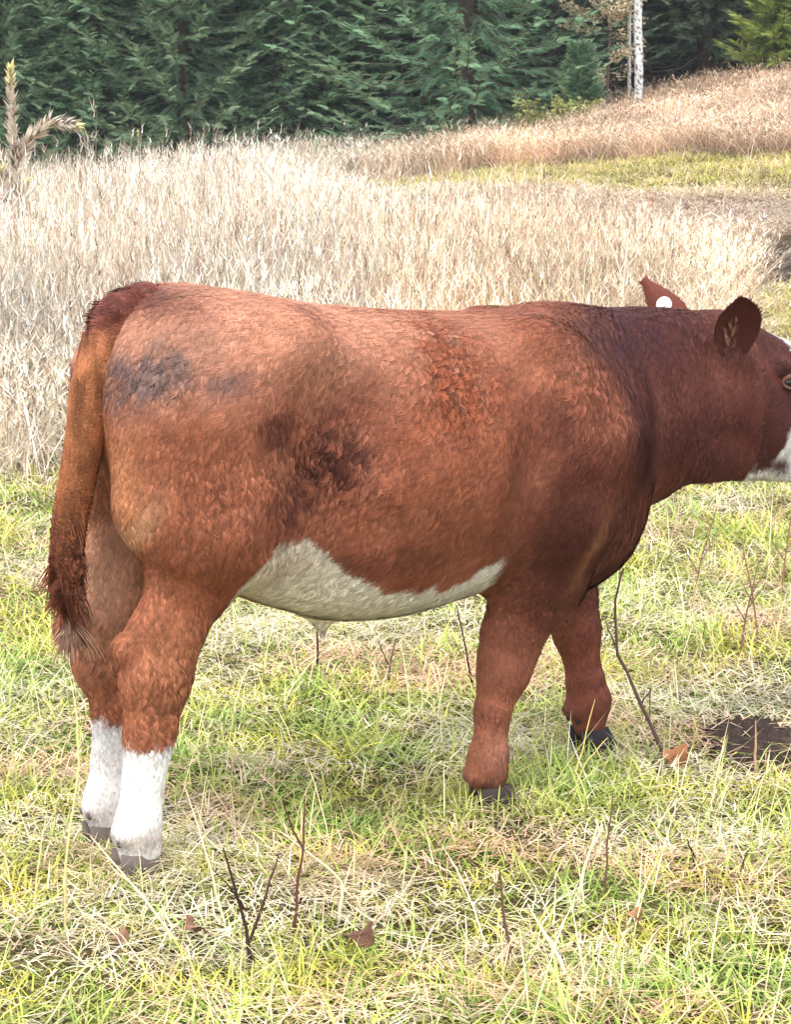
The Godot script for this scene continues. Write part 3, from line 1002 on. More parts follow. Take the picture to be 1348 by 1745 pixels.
	for k in 4:
		var mb := MB.new()
		for q in 46:
			tall_clump(mb, (k + (1 if rng.randf() < 0.35 else 0)) % 4, rr(-0.5, 0.5), rr(-0.5, 0.5), rr(0.5, 1.18), rr(0.72, 1.06))
		patch.append(mb.mesh())
		var one := MB.new()
		tall_clump(one, k, 0, 0)
		clump.append(one.mesh())
	var patch_w := [[], [], [], []]
	var clump_w := [[], [], [], []]
	var patch_t: Array[PackedColorArray] = [PackedColorArray(), PackedColorArray(), PackedColorArray(), PackedColorArray()]
	var clump_t: Array[PackedColorArray] = [PackedColorArray(), PackedColorArray(), PackedColorArray(), PackedColorArray()]
	d = 9.0
	while d < 46.0:
		var s := lerpf(0.85, 1.5, sst(12, 34, d))
		var step := 0.80 * s
		var x := -0.19 * d - 2.0
		while x < 0.19 * d + 2.0:
			var cx := x + step * 0.5
			var cz := -d - step * 0.5
			x += step
			var lo := 1.0
			var hi := 0.0
			for q in 9:
				var t := tall_at(cx + (q % 3 - 1) * step * 0.55, cz + (q / 3 - 1) * step * 0.55)
				lo = minf(lo, t)
				hi = maxf(hi, t)
			if lo > 0.85:
				var px := cx + rr(-0.1, 0.1)
				var pz := cz + rr(-0.1, 0.1)
				var b := Basis(Vector3.UP, rr(0, TAU)).scaled(Vector3(s, stalk_height(px, pz) * rr(0.92, 1.1), s))
				# lie along the slope
				var gx := (land(px + 0.4, pz) - land(px - 0.4, pz)) / 0.8
				var gz := (land(px, pz + 0.4) - land(px, pz - 0.4)) / 0.8
				var shear := Basis(Vector3(1, gx, 0), Vector3(0, 1, 0), Vector3(0, gz, 1))
				var kind := rng.randi() % 4
				patch_w[kind].append(Transform3D(shear * b, Vector3(px, land(px, pz), pz)))
				patch_t[kind].append(tall_tone(px, pz))
			elif hi > 0.04:
				for q in int(44 * s):
					var px := cx + rr(-0.5, 0.5) * step
					var pz := cz + rr(-0.5, 0.5) * step
					if rng.randf() > tall_at(px, pz):
						continue
					var kind := rng.randi() % 4
					clump_w[kind].append(Transform3D(Basis(Vector3.UP, rr(0, TAU)).scaled(Vector3(s, stalk_height(px, pz) * rr(0.75, 1.1), s)), Vector3(px, land(px, pz), pz)))
					clump_t[kind].append(tall_tone(px, pz))
		d += step
	for k in 4:
		tag(scatter("tall_dry_grass", patch[k], dry, patch_w[k], patch_t[k]), ["bleached tall dead grass on the slope behind the calf", "straw coloured tall dead grass behind the calf", "brownish tall dead grass below the fir wood", "cream tall dead grass with seed heads behind the calf"][k], "tall grass", "", "stuff")
		tag(scatter("tall_grass_clumps", clump[k], dry, clump_w[k], clump_t[k]), ["bleached tall clumps along the edge of the tall dead grass", "straw coloured clumps along the edge of the tall dead grass", "brownish clumps along the edge of the tall dead grass", "cream clumps with seed heads along the edge of the tall dead grass"][k], "tall grass", "", "stuff")

# bare earth: the dark scrape on the right and the muddy track behind
func bare_at(x: float, z: float) -> float:
	var wob := 0.3 * nz.get_noise_2d(x * 120, z * 120)
	var b := 0.85 * sst(1.25, 0.6, Vector2((x - 0.94) / 0.16, (z + 5.80) / 0.30).length() + wob)
	b = maxf(b, 1.0 * sst(1.2, 0.7, Vector2((x - 4.5) / 2.7, (z + 19.6) / 2.1).length() + wob))
	b = maxf(b, 0.25 + 0.5 * nz2.get_noise_2d(x * 90, z * 90 + 30))
	return clampf(b, 0, 1)

# ------------------------------------------------------------------ ground sheet

func build_ground() -> void:
	var mb := MB.new()
	var n := 320
	for i in n + 1:
		for j in n + 1:
			var u := float(i) / n * 2 - 1
			var w := float(j) / n * 2 - 1
			var x := 260.0 * (0.03 * u + 0.97 * pow(absf(u), 3.4) * signf(u))
			var z := -9.0 + 260.0 * (0.03 * w + 0.97 * pow(absf(w), 3.4) * signf(w))
			var d := -z
			var c := lin(92, 82, 56).lerp(lin(120, 112, 66), clampf(0.5 + nz.get_noise_2d(x * 60, z * 60), 0, 1))
			c = c.lerp(lin(150, 130, 98), tall_at(x, z))
			c = c.lerp(lin(74, 62, 58), sst(0.3, 0.9, bare_at(x, z)))
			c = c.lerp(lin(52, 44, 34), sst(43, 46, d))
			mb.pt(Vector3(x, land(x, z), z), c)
	for i in n:
		for j in n:
			var a := i * (n + 1) + j
			mb.quad(a, a + 1, a + n + 2, a + n + 1)
	var m := mat_of(0.95, 0, 0.2)
	var t := NoiseTexture2D.new()
	t.width = 512
	t.height = 512
	t.seamless = true
	t.as_normal_map = false
	var fn := FastNoiseLite.new()
	fn.seed = 5
	fn.frequency = 0.02
	fn.fractal_octaves = 5
	t.noise = fn
	var ramp := Gradient.new()
	ramp.set_color(0, Color(0.55, 0.52, 0.5))
	ramp.set_color(1, Color(1, 1, 1))
	t.color_ramp = ramp
	m.albedo_texture = t
	m.uv1_triplanar = true
	m.uv1_world_triplanar = true
	m.uv1_scale = Vector3(1.3, 1.3, 1.3)
	var o := put("ground", mb.mesh(true), m)
	tag(o, "rough pasture ground rising to the wood", "", "", "structure")

# ------------------------------------------------------------------ trees

func fir_spray(seedling: int) -> ArrayMesh:
	# one flat fan of needled twigs, one unit long along +x
	var mb := MB.new()
	var twigs := 9
	for k in twigs:
		var t := float(k) / (twigs - 1)
		for s in [-1.0, 1.0]:
			var at := Vector3(0.08 + 0.8 * t, -0.10 * t * t, 0)
			var l := rr(0.28, 0.42) * (1.0 - 0.72 * t)
			var ang: float = s * rr(0.75, 1.05)
			var dir := Vector3(cos(ang), rr(-0.28, 0.10), sin(ang)).normalized()
			_needles(mb, at, at + dir * l, rr(0.045, 0.065))
	_needles(mb, Vector3(0, 0, 0), Vector3(0.55, -0.04, 0), 0.06)
	_needles(mb, Vector3(0.5, -0.03, 0), Vector3(1.05, -0.13, 0), 0.06)
	return mb.mesh()

func _needles(mb: MB, a: Vector3, b: Vector3, w: float) -> void:
	var d := (b - a)
	var side := d.cross(Vector3.UP).normalized()
	var up := side.cross(d).normalized()
	var g := rr(0.75, 1.2)
	var c0 := Color(g * 0.8, g * 0.8, g * 0.8)
	var c1 := Color(g * 1.15, g * 1.15, g)
	# a row of slanted needle bundles on both sides
	var steps := 4
	for k in steps:
		var t0 := float(k) / steps
		var p := a + d * t0
		var q := a + d * (t0 + 0.34)
		var ww := w * (1.0 - 0.45 * t0) * rr(0.8, 1.2)
		for s in [-1.0, 1.0]:
			var i0 := mb.pt(p, c0)
			var i1 := mb.pt(q + side * s * ww + up * rr(0.0, 0.5) * ww, c1)
			var i2 := mb.pt(p + d * 0.20, c0)
			mb.tri(i0, i1, i2)

func spray_at(p: Vector3, dir: Vector3, size: float, roll: float) -> Transform3D:
	var x := dir.normalized()
	var z := x.cross(Vector3.UP).normalized()
	var y := z.cross(x)
	var b := Basis(x, y, z).rotated(x, roll)
	return Transform3D(b.scaled(Vector3.ONE * size), p)

# parts of a conifer: trunk with its limbs, and needles
func conifer(root: Node3D, height: float, spread: float, clear: float, dead: float, col: Color, col2: Color, sprays: Array, needle: Material, bark: Material, detail: float) -> void:
	var tr := MB.new()
	var tr_r := height * 0.008 + 0.02
	tr.tube([Vector3(0, -0.3, 0), Vector3(rr(-0.05, 0.05), height * 0.3, rr(-0.05, 0.05)), Vector3(rr(-0.08, 0.08), height * 0.7, 0), Vector3(0, height, 0)], [tr_r * 1.25, tr_r, tr_r * 0.5, 0.01], lin(86, 74, 66), 9)
	var limbs := MB.new()
	var where := [[], []]
	var tints: Array[PackedColorArray] = [PackedColorArray(), PackedColorArray()]
	var y := dead
	while y < height - 0.3:
		var low := y < 5.0
		var gap := (0.17 if low else 0.42) / detail
		y += gap * rr(0.8, 1.2)
		var t := y / height
		var reach := spread * pow(maxf(0.02, 1.0 - t), 0.75) * rr(0.85, 1.1)
		var nb := 6 if low else 5
		var turn := rr(0, TAU)
		for b in nb:
			var a := turn + TAU * b / nb + rr(-0.35, 0.35)
			var l := reach * rr(0.75, 1.1)
			var rise := lerpf(-0.20, 0.55, t) + rr(-0.08, 0.08)
			var out := Vector3(cos(a), 0, sin(a))
			var pts := []
			for k in 4:
				var s := k / 3.0
				pts.append(Vector3(0, y, 0) + out * l * s + Vector3.UP * l * (rise * s + 0.16 * s * s * (1.0 if low else 0.3) - 0.12 * sin(s * PI)))
			if y < 5.5:
				limbs.tube(pts, [0.022, 0.016, 0.010, 0.004], lin(96, 88, 78), 4)
			if y < clear:
				continue
			var size := (0.28 if low else 0.85) / sqrt(detail)
			var s := 0.12 if low else 0.30
			while s < 1.03:
				var k := mini(int(s * 3), 2)
				var p: Vector3 = (pts[k] as Vector3).lerp(pts[k + 1], s * 3 - k)
				var along: Vector3 = (pts[k + 1] - pts[k]).normalized()
				for side in ([-1.0, 1.0] if s < 0.95 else [0.0]):
					var dir := along.rotated(Vector3.UP, side * rr(0.35, 0.95)) + Vector3.DOWN * rr(-0.25, 0.35)
					var w := rng.randi() % 2
					where[w].append(spray_at(p, dir, size * rr(0.75, 1.2) * (1.1 - 0.35 * s), rr(-0.9, 0.9)))
					var g := col.lerp(col2, clampf(rng.randf() * (0.35 + 0.65 * s), 0, 1)) * rr(0.75, 1.25)
					tints[w].append(Color(g.r, g.g, g.b))
				s += 0.055 if low else 0.2
	put("trunk", tr.mesh(true), bark, root)
	var lm := put("limbs", limbs.mesh(true), bark, root)
	lm.set_meta("kind", "stuff")
	for k in 2:
		scatter("needles", sprays[k], needle, where[k], tints[k], root)

func build_wood() -> void:
	var sprays := [fir_spray(0), fir_spray(1)]
	var needle := mat_of(0.7, 0.5, 0.35)
	var bark := mat_of(0.95, 0, 0.2)
	var protos := []
	# px across the photograph at 45 m: 1 m is 89 px; x from -7.6 to 7.6 m is in view
	var mid := lin(108, 138, 110)
	var tip := lin(164, 190, 146)
	var spec := [
		[14.0, 2.9, 0.15, 0.1, mid, tip, 1.0],
		[16.0, 3.2, 0.15, 0.1, lin(106, 144, 112), lin(164, 198, 154), 1.0],
		[15.0, 2.6, 1.0, 0.4, lin(98, 118, 100), lin(142, 160, 128), 0.9],
		[15.0, 2.8, 0.4, 0.2, lin(90, 112, 96), lin(136, 156, 124), 0.7],
	]
	for s in spec:
		var o := Node3D.new()
		conifer(o, s[0], s[1], s[2], s[3], s[4], s[5], sprays, needle, bark, s[6])
		protos.append(o)
	# [x, distance, prototype, size, label]
	var spots := [
		[-7.6, 45.0, 0, 1.0, "dense green fir at the left edge behind the dead mullein"],
		[-5.7, 45.4, 1, 1.0, "dusky fir just right of the mullein"],
		[-4.0, 44.6, 0, 1.06, "broad green fir above the brightest bleached grass"],
		[-2.3, 46.0, 1, 0.92, "green fir left of the dark gap in the wood"],
		[-6.7, 47.4, 0, 0.95, "green fir set back between the two leftmost firs"],
		[-4.9, 47.6, 1, 1.0, "green fir set back left of the broad fir above the bleached grass"],
		[-3.1, 47.8, 0, 1.05, "green fir set back right of the broad fir above the bleached grass"],
		[-0.55, 47.6, 3, 1.0, "shaded fir in the dark gap left of the broad bright fir"],
		[1.25, 42.6, 1, 1.05, "broad bright green fir whose skirts reach the grass, right of the dark gap"],
		[3.1, 46.5, 3, 0.95, "dark fir behind the yellow leaved sapling"],
		[5.0, 47.5, 2, 1.0, "dark fir with a bare trunk right of the white birch"],
		[6.05, 46.6, 2, 0.9, "slim dark fir between the birch and the yellow green fir"],
		[8.2, 46.8, 2, 1.05, "dark bare trunked fir at the right edge"],
		[-9.8, 46.0, 1, 1.0, "green fir beyond the left edge"],
		[10.6, 45.8, 0, 1.0, "green fir beyond the right edge"],
	]
	var k := 0
	var used := {}
	for q in spots:
		var src: Node3D = protos[q[2]]
		var o: Node3D = src.duplicate()
		_copy_multi(src, o)
		o.name = numbered("fir_tree")
		add_child(o, true)
		o.position = Vector3(q[0], land(q[0], -q[1]), -q[1])
		o.rotation.y = 1.3 * k + 0.4
		o.scale = Vector3.ONE * float(q[3])
		tag(o, q[4], "tree", "firs along the edge of the wood")
		k += 1
	# the wood behind them
	for row in 3:
		for c in 11:
			var x := -15.0 + c * 3.0 + rr(-0.7, 0.7) + (1.4 if row % 2 else 0.0)
			var dd := 50.5 + row * 3.6 + rr(-0.8, 0.8)
			var src: Node3D = protos[3]
			var o: Node3D = src.duplicate()
			_copy_multi(src, o)
			o.name = numbered("fir_tree")
			add_child(o, true)
			o.position = Vector3(x, land(x, -dd), -dd)
			o.rotation.y = rr(0, TAU)
			o.scale = Vector3.ONE * rr(0.9, 1.15)
			tag(o, "dark fir standing deep in the shade of the wood behind the front firs", "tree", "firs inside the wood")
	for o in protos:
		o.free()
	# young firs and shrubs at the edge
	var y1 := thing("young_fir", "knee high bluish young fir left of the yellow leaved sapling", "tree", Vector3(3.22, land(3.22, -41.5), -41.5))
	conifer(y1, 1.75, 0.55, 0.1, 0.05, lin(104, 142, 112), lin(164, 190, 150), sprays, needle, bark, 2.0)
	var y2 := thing("young_fir", "yellow green young fir at the right end of the wood", "tree", Vector3(6.9, land(6.9, -43.0), -43.0))
	conifer(y2, 4.2, 1.15, 0.5, 0.4, lin(122, 144, 70), lin(184, 196, 108), sprays, needle, bark, 1.1)
	# leafy things
	var leaf := mat_of(0.8, 0.6, 0.25)
	leafy("shrub", "low olive yellow shrub at the foot of the broad bright fir", "shrub", Vector3(2.75, land(2.75, -40.2), -40.2), 0.8, 0.75, lin(160, 162, 100), 1600, leaf, bark, 7)
	leafy("sapling", "thin sapling with sparse pale yellow leaves left of the white birch", "tree", Vector3(3.85, land(3.85, -43.5), -43.5), 3.4, 0.85, lin(238, 222, 188), 3000, leaf, bark, 8)
	birch(Vector3(4.32, land(4.32, -42.5), -42.5), 0.085, "white birch trunk with black marks standing before the wood", 0.0)
	birch(Vector3(4.24, land(4.24, -43.6), -43.6), 0.035, "thin grey white birch stem just left of the thick birch", 0.02)

func _copy_multi(src: Node3D, o: Node3D) -> void:
	for n in src.get_child_count():
		var a := src.get_child(n)
		var b := o.get_child(n)
		if a is MultiMeshInstance3D:
			b.multimesh = a.multimesh
			b.set_meta("kind", "stuff")

func leafy(called: String, label: String, category: String, at: Vector3, height: float, spread: float, col: Color, count: int, leaf: Material, bark: Material, limbs: int) -> void:
	var root := thing(called, label, category, at)
	var mb := MB.new()
	var ends := []
	if height > 1.5:
		mb.tube([Vector3(0, -0.1, 0), Vector3(0.05, height * 0.5, 0), Vector3(-0.02, height, 0.03)], [0.03, 0.022, 0.006], lin(120, 104, 92), 6)
	for k in limbs * 3:
		var y0 := rr(0.15, 0.85) * height if height > 1.5 else 0.02
		var a := rr(0, TAU)
		var l := spread * rr(0.6, 1.1)
		var e := Vector3(cos(a) * l, y0 + (l * rr(0.2, 0.9) if height > 1.5 else height * rr(0.4, 1.0)), sin(a) * l)
		mb.tube([Vector3(0, y0, 0), Vector3(e.x * 0.5, lerpf(y0, e.y, 0.6), e.z * 0.5), e], [0.011, 0.007, 0.003], lin(110, 96, 86), 4)
		ends.append([Vector3(0, y0, 0), e])
	put("stem", mb.mesh(true), bark, root)
	var lb := MB.new()
	for k in 3:
		lb.blade(Vector3(rr(-0.2, 0.2), rr(-0.1, 0.1), rr(-0.2, 0.2)), rr(0, TAU), rr(0, 0.5), 0.9, rr(0, 0.8), 0.55, Color(1, 1, 1), Color(0.9, 0.9, 0.9), 3)
	var where := []
	var tint := PackedColorArray()
	for k in count:
		var e: Array = ends[rng.randi() % ends.size()]
		var p: Vector3 = (e[0] as Vector3).lerp(e[1], rr(0.25, 1.05)) + Vector3(rr(-1, 1), rr(-1, 1), rr(-1, 1)) * 0.09
		where.append(Transform3D(Basis.from_euler(Vector3(rr(-1, 1), rr(0, TAU), rr(-1, 1))).scaled(Vector3.ONE * rr(0.035, 0.06)), p))
		var c := col * rr(0.65, 1.2)
		tint.append(Color(c.r, c.g, c.b))
	scatter("leaves", lb.mesh(), leaf, where, tint, root)

func birch(at: Vector3, r: float, label: String, lean: float) -> void:
	var root := thing("birch_tree", label, "tree", at)
	var mb := MB.new()
	var sides := 14
	var rows := 260
	var h := 8.5
	for j in rows + 1:
		var t := float(j) / rows
		for s in sides:
			var a := TAU * s / sides
			var rad := r * (1.0 - 0.6 * t) * (1.0 + 0.25 * exp(-t * 60.0)) * (1.0 + 0.06 * nz.get_noise_2d(t * 9000, s * 60))
			var mark := nz2.get_noise_2d(t * 14000, cos(a) * 60 + 20)
			var c := Color(0.72, 0.70, 0.69)
			if mark > 0.30:
				c = Color(0.07, 0.06, 0.06)
			elif mark > 0.12:
				c = Color(0.48, 0.46, 0.45)
			c = c.lerp(Color(0.10, 0.09, 0.08), 0.8 * sst(0.03, 0.0, t))
			mb.pt(Vector3(cos(a) * rad + lean * t * 8 + 0.02 * sin(t * 20), t * h - 0.1, sin(a) * rad), c)
	for j in rows:
		for s in sides:
			var a := j * sides + s
			var b := j * sides + (s + 1) % sides
			mb.quad(a, b, b + sides, a + sides)
	put("trunk", mb.mesh(true), mat_of(0.8, 0, 0.3), root)
	var tw := MB.new()
	for k in 26:
		var y := rr(2.6, 8.2)
		var a := rr(0, TAU)
		var l := rr(0.5, 1.5)
		tw.tube([Vector3(0, y, 0), Vector3(cos(a) * l * 0.5, y + l * 0.5, sin(a) * l * 0.5), Vector3(cos(a) * l, y + l * 0.7, sin(a) * l)], [0.014, 0.009, 0.003], lin(92, 76, 70), 4)
	put("branches", tw.mesh(true), mat_of(0.9, 0, 0.2), root).set_meta("kind", "stuff")

# ------------------------------------------------------------------ single weeds, twigs and leaves

func twig(called: String, label: String, category: String, at: Vector3, lines: Array, col: Color, group := "") -> void:
	# lines: each [points..., start radius]
	var root := thing(called, label, category, at, 0.0, group)
	var m := mat_of(0.9, 0, 0.25)
	for n in lines.size():
		var mb := MB.new()
		var pts: Array = lines[n][0]
		var r: float = lines[n][1]
		var fine := []
		var radii := []
		for k in pts.size() - 1:
			for q in 3:
				var t := q / 3.0
				fine.append((pts[k] as Vector3).lerp(pts[k + 1], t) + Vector3(rr(-1, 1), rr(-1, 1), rr(-1, 1)) * 0.0022)
				radii.append(r * (1.0 - 0.6 * (k + t) / (pts.size() - 1)) * rr(0.85, 1.15))
		fine.append(pts[-1])
		radii.append(r * 0.3)
		mb.tube(fine, radii, col * rr(0.85, 1.15), 6, col * rr(0.7, 1.2))
		put("stem" if n == 0 else "side_twig", mb.mesh(true), m, root)

func dead_leaf(label: String, at: Vector3, size: float, col: Color, turn: Vector3) -> void:
	# a curled, lobed dry leaf
	var root := thing("dead_leaf", label, "leaf", at)
	var mb := MB.new()
	var n := 22
	var rows := 5
	for s in 2:
		var base := mb.v.size()
		for j in rows + 1:
			for k in n:
				var a := TAU * k / n
				var edge := 0.72 + 0.28 * absf(sin(a * 2.5)) + 0.06 * sin(k * 5.1)
				var t := float(j) / rows
				var r := size * edge * t
				var y := size * (0.55 * t * t * cos(a * 2.0 + 0.5) + 0.12 * sin(a * 5.0) * t) + (0.0009 if s == 0 else -0.0009)
				mb.pt(Vector3(cos(a) * r, y, sin(a) * r * 0.8), col * (0.8 + 0.4 * t) * rr(0.8, 1.2))
		for j in rows:
			for k in n:
				var a := base + j * n + k
				var b := base + j * n + (k + 1) % n
				if s == 0:
					mb.quad(a, a + n, b + n, b)
				else:
					mb.quad(a, b, b + n, a + n)
	var blade_node := put("blade", mb.mesh(true), mat_of(0.8, 0.4, 0.3), root)
	blade_node.rotation = turn
	var st := MB.new()
	st.tube([Vector3.ZERO, Vector3(-size * 0.6, size * 0.2, 0.01), Vector3(-size * 1.2, size * 0.15, 0.03)], [0.0016, 0.0014, 0.001], col * 0.6, 5)
	put("stalk", st.mesh(true), mat_of(0.9), root).rotation = turn

func mullein(label: String, at: Vector3, h: float, arms: Array, thick: float, col: Color) -> void:
	var root := thing("mullein_stalk", label, "weed", at)
	var m := mat_of(0.9, 0.25, 0.2)
	var all := [[Vector3(0, -0.05, 0), Vector3(0.01, h * 0.5, 0), Vector3(0, h, 0)]]
	for a in arms:
		all.append(a)
	for n in all.size():
		var pts: Array = all[n]
		var st := MB.new()
		st.tube(pts, range(pts.size()).map(func(k): return thick * 0.22 * (1.0 - 0.5 * k / pts.size())), lin(140, 120, 98), 7)
		var spike := put("stem" if n == 0 else "side_spike", st.mesh(true), m, root)
		var mb := MB.new()
		var total := pts.size() - 1
		var count := 420 if n == 0 else 170
		for k in count:
			var t := pow(rng.randf(), 0.85)
			var seg := mini(int(t * total), total - 1)
			var p: Vector3 = (pts[seg] as Vector3).lerp(pts[seg + 1], t * total - seg)
			var axis: Vector3 = (pts[seg + 1] - pts[seg]).normalized()
			var a := rr(0, TAU)
			var side := axis.cross(Vector3(cos(a), 0.3, sin(a))).normalized()
			var c := col.lerp(lin(206, 188, 166), rng.randf()).lerp(lin(232, 226, 160), sst(0.88, 1.0, t)) * rr(0.7, 1.1)
			var r := thick * (1.0 - 0.45 * t) * rr(0.8, 1.25)
			var dir := (side + axis * rr(0.5, 1.4)).normalized()
			var w := side.cross(axis) * r * 0.26
			var i0 := mb.pt(p + side * r * 0.1 - w, c * 0.8)
			var i1 := mb.pt(p + side * r * 0.1 + w, c * 0.8)
			var i2 := mb.pt(p + dir * r * 0.8 + w * 0.8, c)
			var i3 := mb.pt(p + dir * r * 0.8 - w * 0.8, c)
			var i4 := mb.pt(p + dir * r * 1.5 + axis * r * 0.2, c)
			mb.quad(i0, i1, i2, i3)
			mb.tri(i3, i2, i4)
		put("bracts", mb.mesh(), m, spike).set_meta("kind", "stuff")

func build_details() -> void:
	var brown := lin(72, 52, 46)
	var grey := lin(96, 78, 72)
	var pale := lin(222, 208, 176)
	twig("woody_twig", "dark forked twig rising in a V from the grass at the bottom left of centre", "twig", Vector3(-0.282, 0, -4.33), [[[Vector3(0, 0, 0), Vector3(-0.008, 0.09, 0.0), Vector3(-0.05, 0.26, 0.02)], 0.0045], [[Vector3(-0.004, 0.06, 0), Vector3(0.03, 0.16, 0.0), Vector3(0.055, 0.235, -0.02)], 0.0035], [[Vector3(-0.012, 0.13, 0), Vector3(-0.03, 0.17, 0.02), Vector3(-0.07, 0.225, 0.04)], 0.0025]], brown)
	twig("woody_twig", "upright reddish twig with a bent pale top right of the dark forked twig", "twig", Vector3(-0.205, 0, -4.50), [[[Vector3(0, 0, 0), Vector3(0.006, 0.10, 0), Vector3(0.02, 0.20, 0), Vector3(0.022, 0.30, -0.01)], 0.004], [[Vector3(0.02, 0.19, 0), Vector3(-0.01, 0.26, 0.01), Vector3(-0.02, 0.31, 0.02)], 0.0025]], lin(98, 62, 54))
	twig("bare_stem", "thin dark stem standing under the calf's white belly", "twig", Vector3(-0.228, 0, -6.55), [[[Vector3(0, 0, 0), Vector3(0.004, 0.1, 0), Vector3(-0.004, 0.19, 0)], 0.005]], brown)
	twig("bare_stem", "thin dark leaning stem just behind the calf's near foreleg", "twig", Vector3(0.20, 0, -6.35), [[[Vector3(0.02, 0, 0), Vector3(0.0, 0.12, 0), Vector3(-0.03, 0.26, 0)], 0.0045]], brown)
	twig("bare_stem", "short brown forked stem between the white belly and the near foreleg", "twig", Vector3(-0.02, 0, -6.45), [[[Vector3(0, 0, 0), Vector3(0.004, 0.07, 0), Vector3(0.02, 0.14, 0)], 0.0042], [[Vector3(0.003, 0.06, 0), Vector3(-0.02, 0.11, 0), Vector3(-0.03, 0.14, 0)], 0.003]], grey)
	twig("branch", "long grey weed branch leaning left in front of the calf's far foreleg", "branch", Vector3(0.69, 0, -5.75), [[[Vector3(0, 0, 0), Vector3(-0.07, 0.15, 0.02), Vector3(-0.13, 0.28, 0.02), Vector3(-0.14, 0.42, 0.02), Vector3(-0.12, 0.50, 0.02)], 0.006], [[Vector3(-0.115, 0.25, 0.02), Vector3(-0.15, 0.33, 0.03), Vector3(-0.165, 0.37, 0.03)], 0.003], [[Vector3(-0.07, 0.15, 0.02), Vector3(-0.045, 0.19, 0.02), Vector3(-0.05, 0.10, 0.04)], 0.003]], lin(104, 84, 76))
	twig("bare_stem", "brown stem with a broken knee in the grass at the bottom right of centre", "twig", Vector3(0.215, 0, -4.36), [[[Vector3(0.012, 0, 0), Vector3(0.0, 0.09, 0), Vector3(-0.012, 0.20, 0)], 0.0045], [[Vector3(-0.008, 0.16, 0), Vector3(-0.03, 0.175, 0)], 0.003]], lin(112, 84, 74))
	twig("bare_stem", "thin upright brown stem right of the broken whitish stalk", "twig", Vector3(0.445, 0, -4.73), [[[Vector3(0, 0, 0), Vector3(0.002, 0.12, 0), Vector3(0.012, 0.24, 0)], 0.0034]], lin(110, 84, 70))
	twig("broken_stalk", "thick whitish stalk leaning to the right in the lower right grass", "stalk", Vector3(0.385, 0, -4.70), [[[Vector3(0, 0, 0), Vector3(0.012, 0.08, 0), Vector3(0.04, 0.18, 0)], 0.0055]], pale)
	twig("broken_stalk", "whitish stick lying aslant at the bottom edge right of centre", "stalk", Vector3(0.345, 0, -4.28), [[[Vector3(0, 0, 0.05), Vector3(-0.03, 0.05, 0.0), Vector3(-0.085, 0.12, -0.10)], 0.0055]], pale)
	twig("broken_stalk", "bent whitish stalk hanging over beside the reddish twig", "stalk", Vector3(-0.115, 0, -4.60), [[[Vector3(0, 0.0, 0.02), Vector3(0.005, 0.085, 0), Vector3(-0.05, 0.14, 0), Vector3(-0.125, 0.19, -0.02)], 0.004]], pale)
	twig("long_straw", "long pale straw leaning left from the lower left grass", "straw", Vector3(-0.415, 0, -4.42), [[[Vector3(0, 0, 0.0), Vector3(-0.08, 0.11, 0), Vector3(-0.19, 0.24, -0.02)], 0.0034]], pale)
	twig("long_straw", "long pale straw leaning left beside the white near hind foot", "straw", Vector3(-0.34, 0, -4.50), [[[Vector3(0, 0, 0.0), Vector3(-0.03, 0.14, 0), Vector3(-0.085, 0.32, -0.02)], 0.003]], pale)
	twig("long_straw", "tall yellow straw upright at the far left of the foreground", "straw", Vector3(-0.67, 0, -4.50), [[[Vector3(0, 0, 0.0), Vector3(0.005, 0.16, 0), Vector3(0.035, 0.36, -0.02), Vector3(0.03, 0.48, -0.03)], 0.003]], lin(216, 200, 140))
	twig("long_straw", "slim yellow straw crossing the far fore hoof", "straw", Vector3(0.42, 0, -5.45), [[[Vector3(0, 0, 0.0), Vector3(0.03, 0.11, 0), Vector3(0.06, 0.24, 0)], 0.003], [[Vector3(0, 0.0, 0.02), Vector3(0.04, 0.09, 0.02), Vector3(0.09, 0.15, 0.02)], 0.0026]], lin(216, 196, 120))
	twig("bare_stem", "short black forked stem in the grass at the lower right", "twig", Vector3(0.655, 0, -4.86), [[[Vector3(0, 0, 0), Vector3(-0.008, 0.05, 0), Vector3(-0.022, 0.09, 0)], 0.0042]], lin(52, 42, 40))
	twig("bare_stem", "short dark stem with a dry brown foot near the right edge", "twig", Vector3(0.735, 0, -4.80), [[[Vector3(0, 0, 0), Vector3(0.01, 0.05, 0), Vector3(0.02, 0.085, 0)], 0.004]], lin(84, 58, 50))
	twig("bare_stem", "pale upright weed stem before the dark earth mound", "twig", Vector3(0.90, 0, -5.62), [[[Vector3(0, 0, 0), Vector3(-0.005, 0.07, 0), Vector3(-0.006, 0.14, 0)], 0.0045]], lin(196, 160, 130))
	for w in [[1.02, -6.75, 0.30, 0.05], [1.10, -6.9, 0.34, -0.06], [0.94, -7.3, 0.36, 0.08], [1.28, -7.6, 0.3, 0.03]]:
		var n := 3
		twig("tall_weed", {1.02: "reddish branching weed stem nearest the calf's brisket on the right", 1.10: "reddish branching weed stem leaning left near the right edge", 0.94: "tall reddish weed stem below the calf's jaw", 1.28: "reddish weed stem farthest right below the muzzle"}[w[0]], "weed", Vector3(w[0], 0, w[1]), [[[Vector3(0, 0, 0), Vector3(w[3] * 0.4, w[2] * 0.5, 0), Vector3(w[3], w[2], 0)], 0.004], [[Vector3(w[3] * 0.4, w[2] * 0.5, 0), Vector3(w[3] * 0.4 + 0.05, w[2] * 0.8, 0.02)], 0.0025], [[Vector3(w[3] * 0.3, w[2] * 0.4, 0), Vector3(w[3] * 0.3 - 0.05, w[2] * 0.65, 0.02)], 0.0025]], lin(138, 102, 88))
	dead_leaf("orange brown curled leaf on the grass before the far fore hoof", Vector3(0.70, 0.035, -5.66), 0.038, lin(158, 108, 74), Vector3(0.9, 0.4, 0.2))
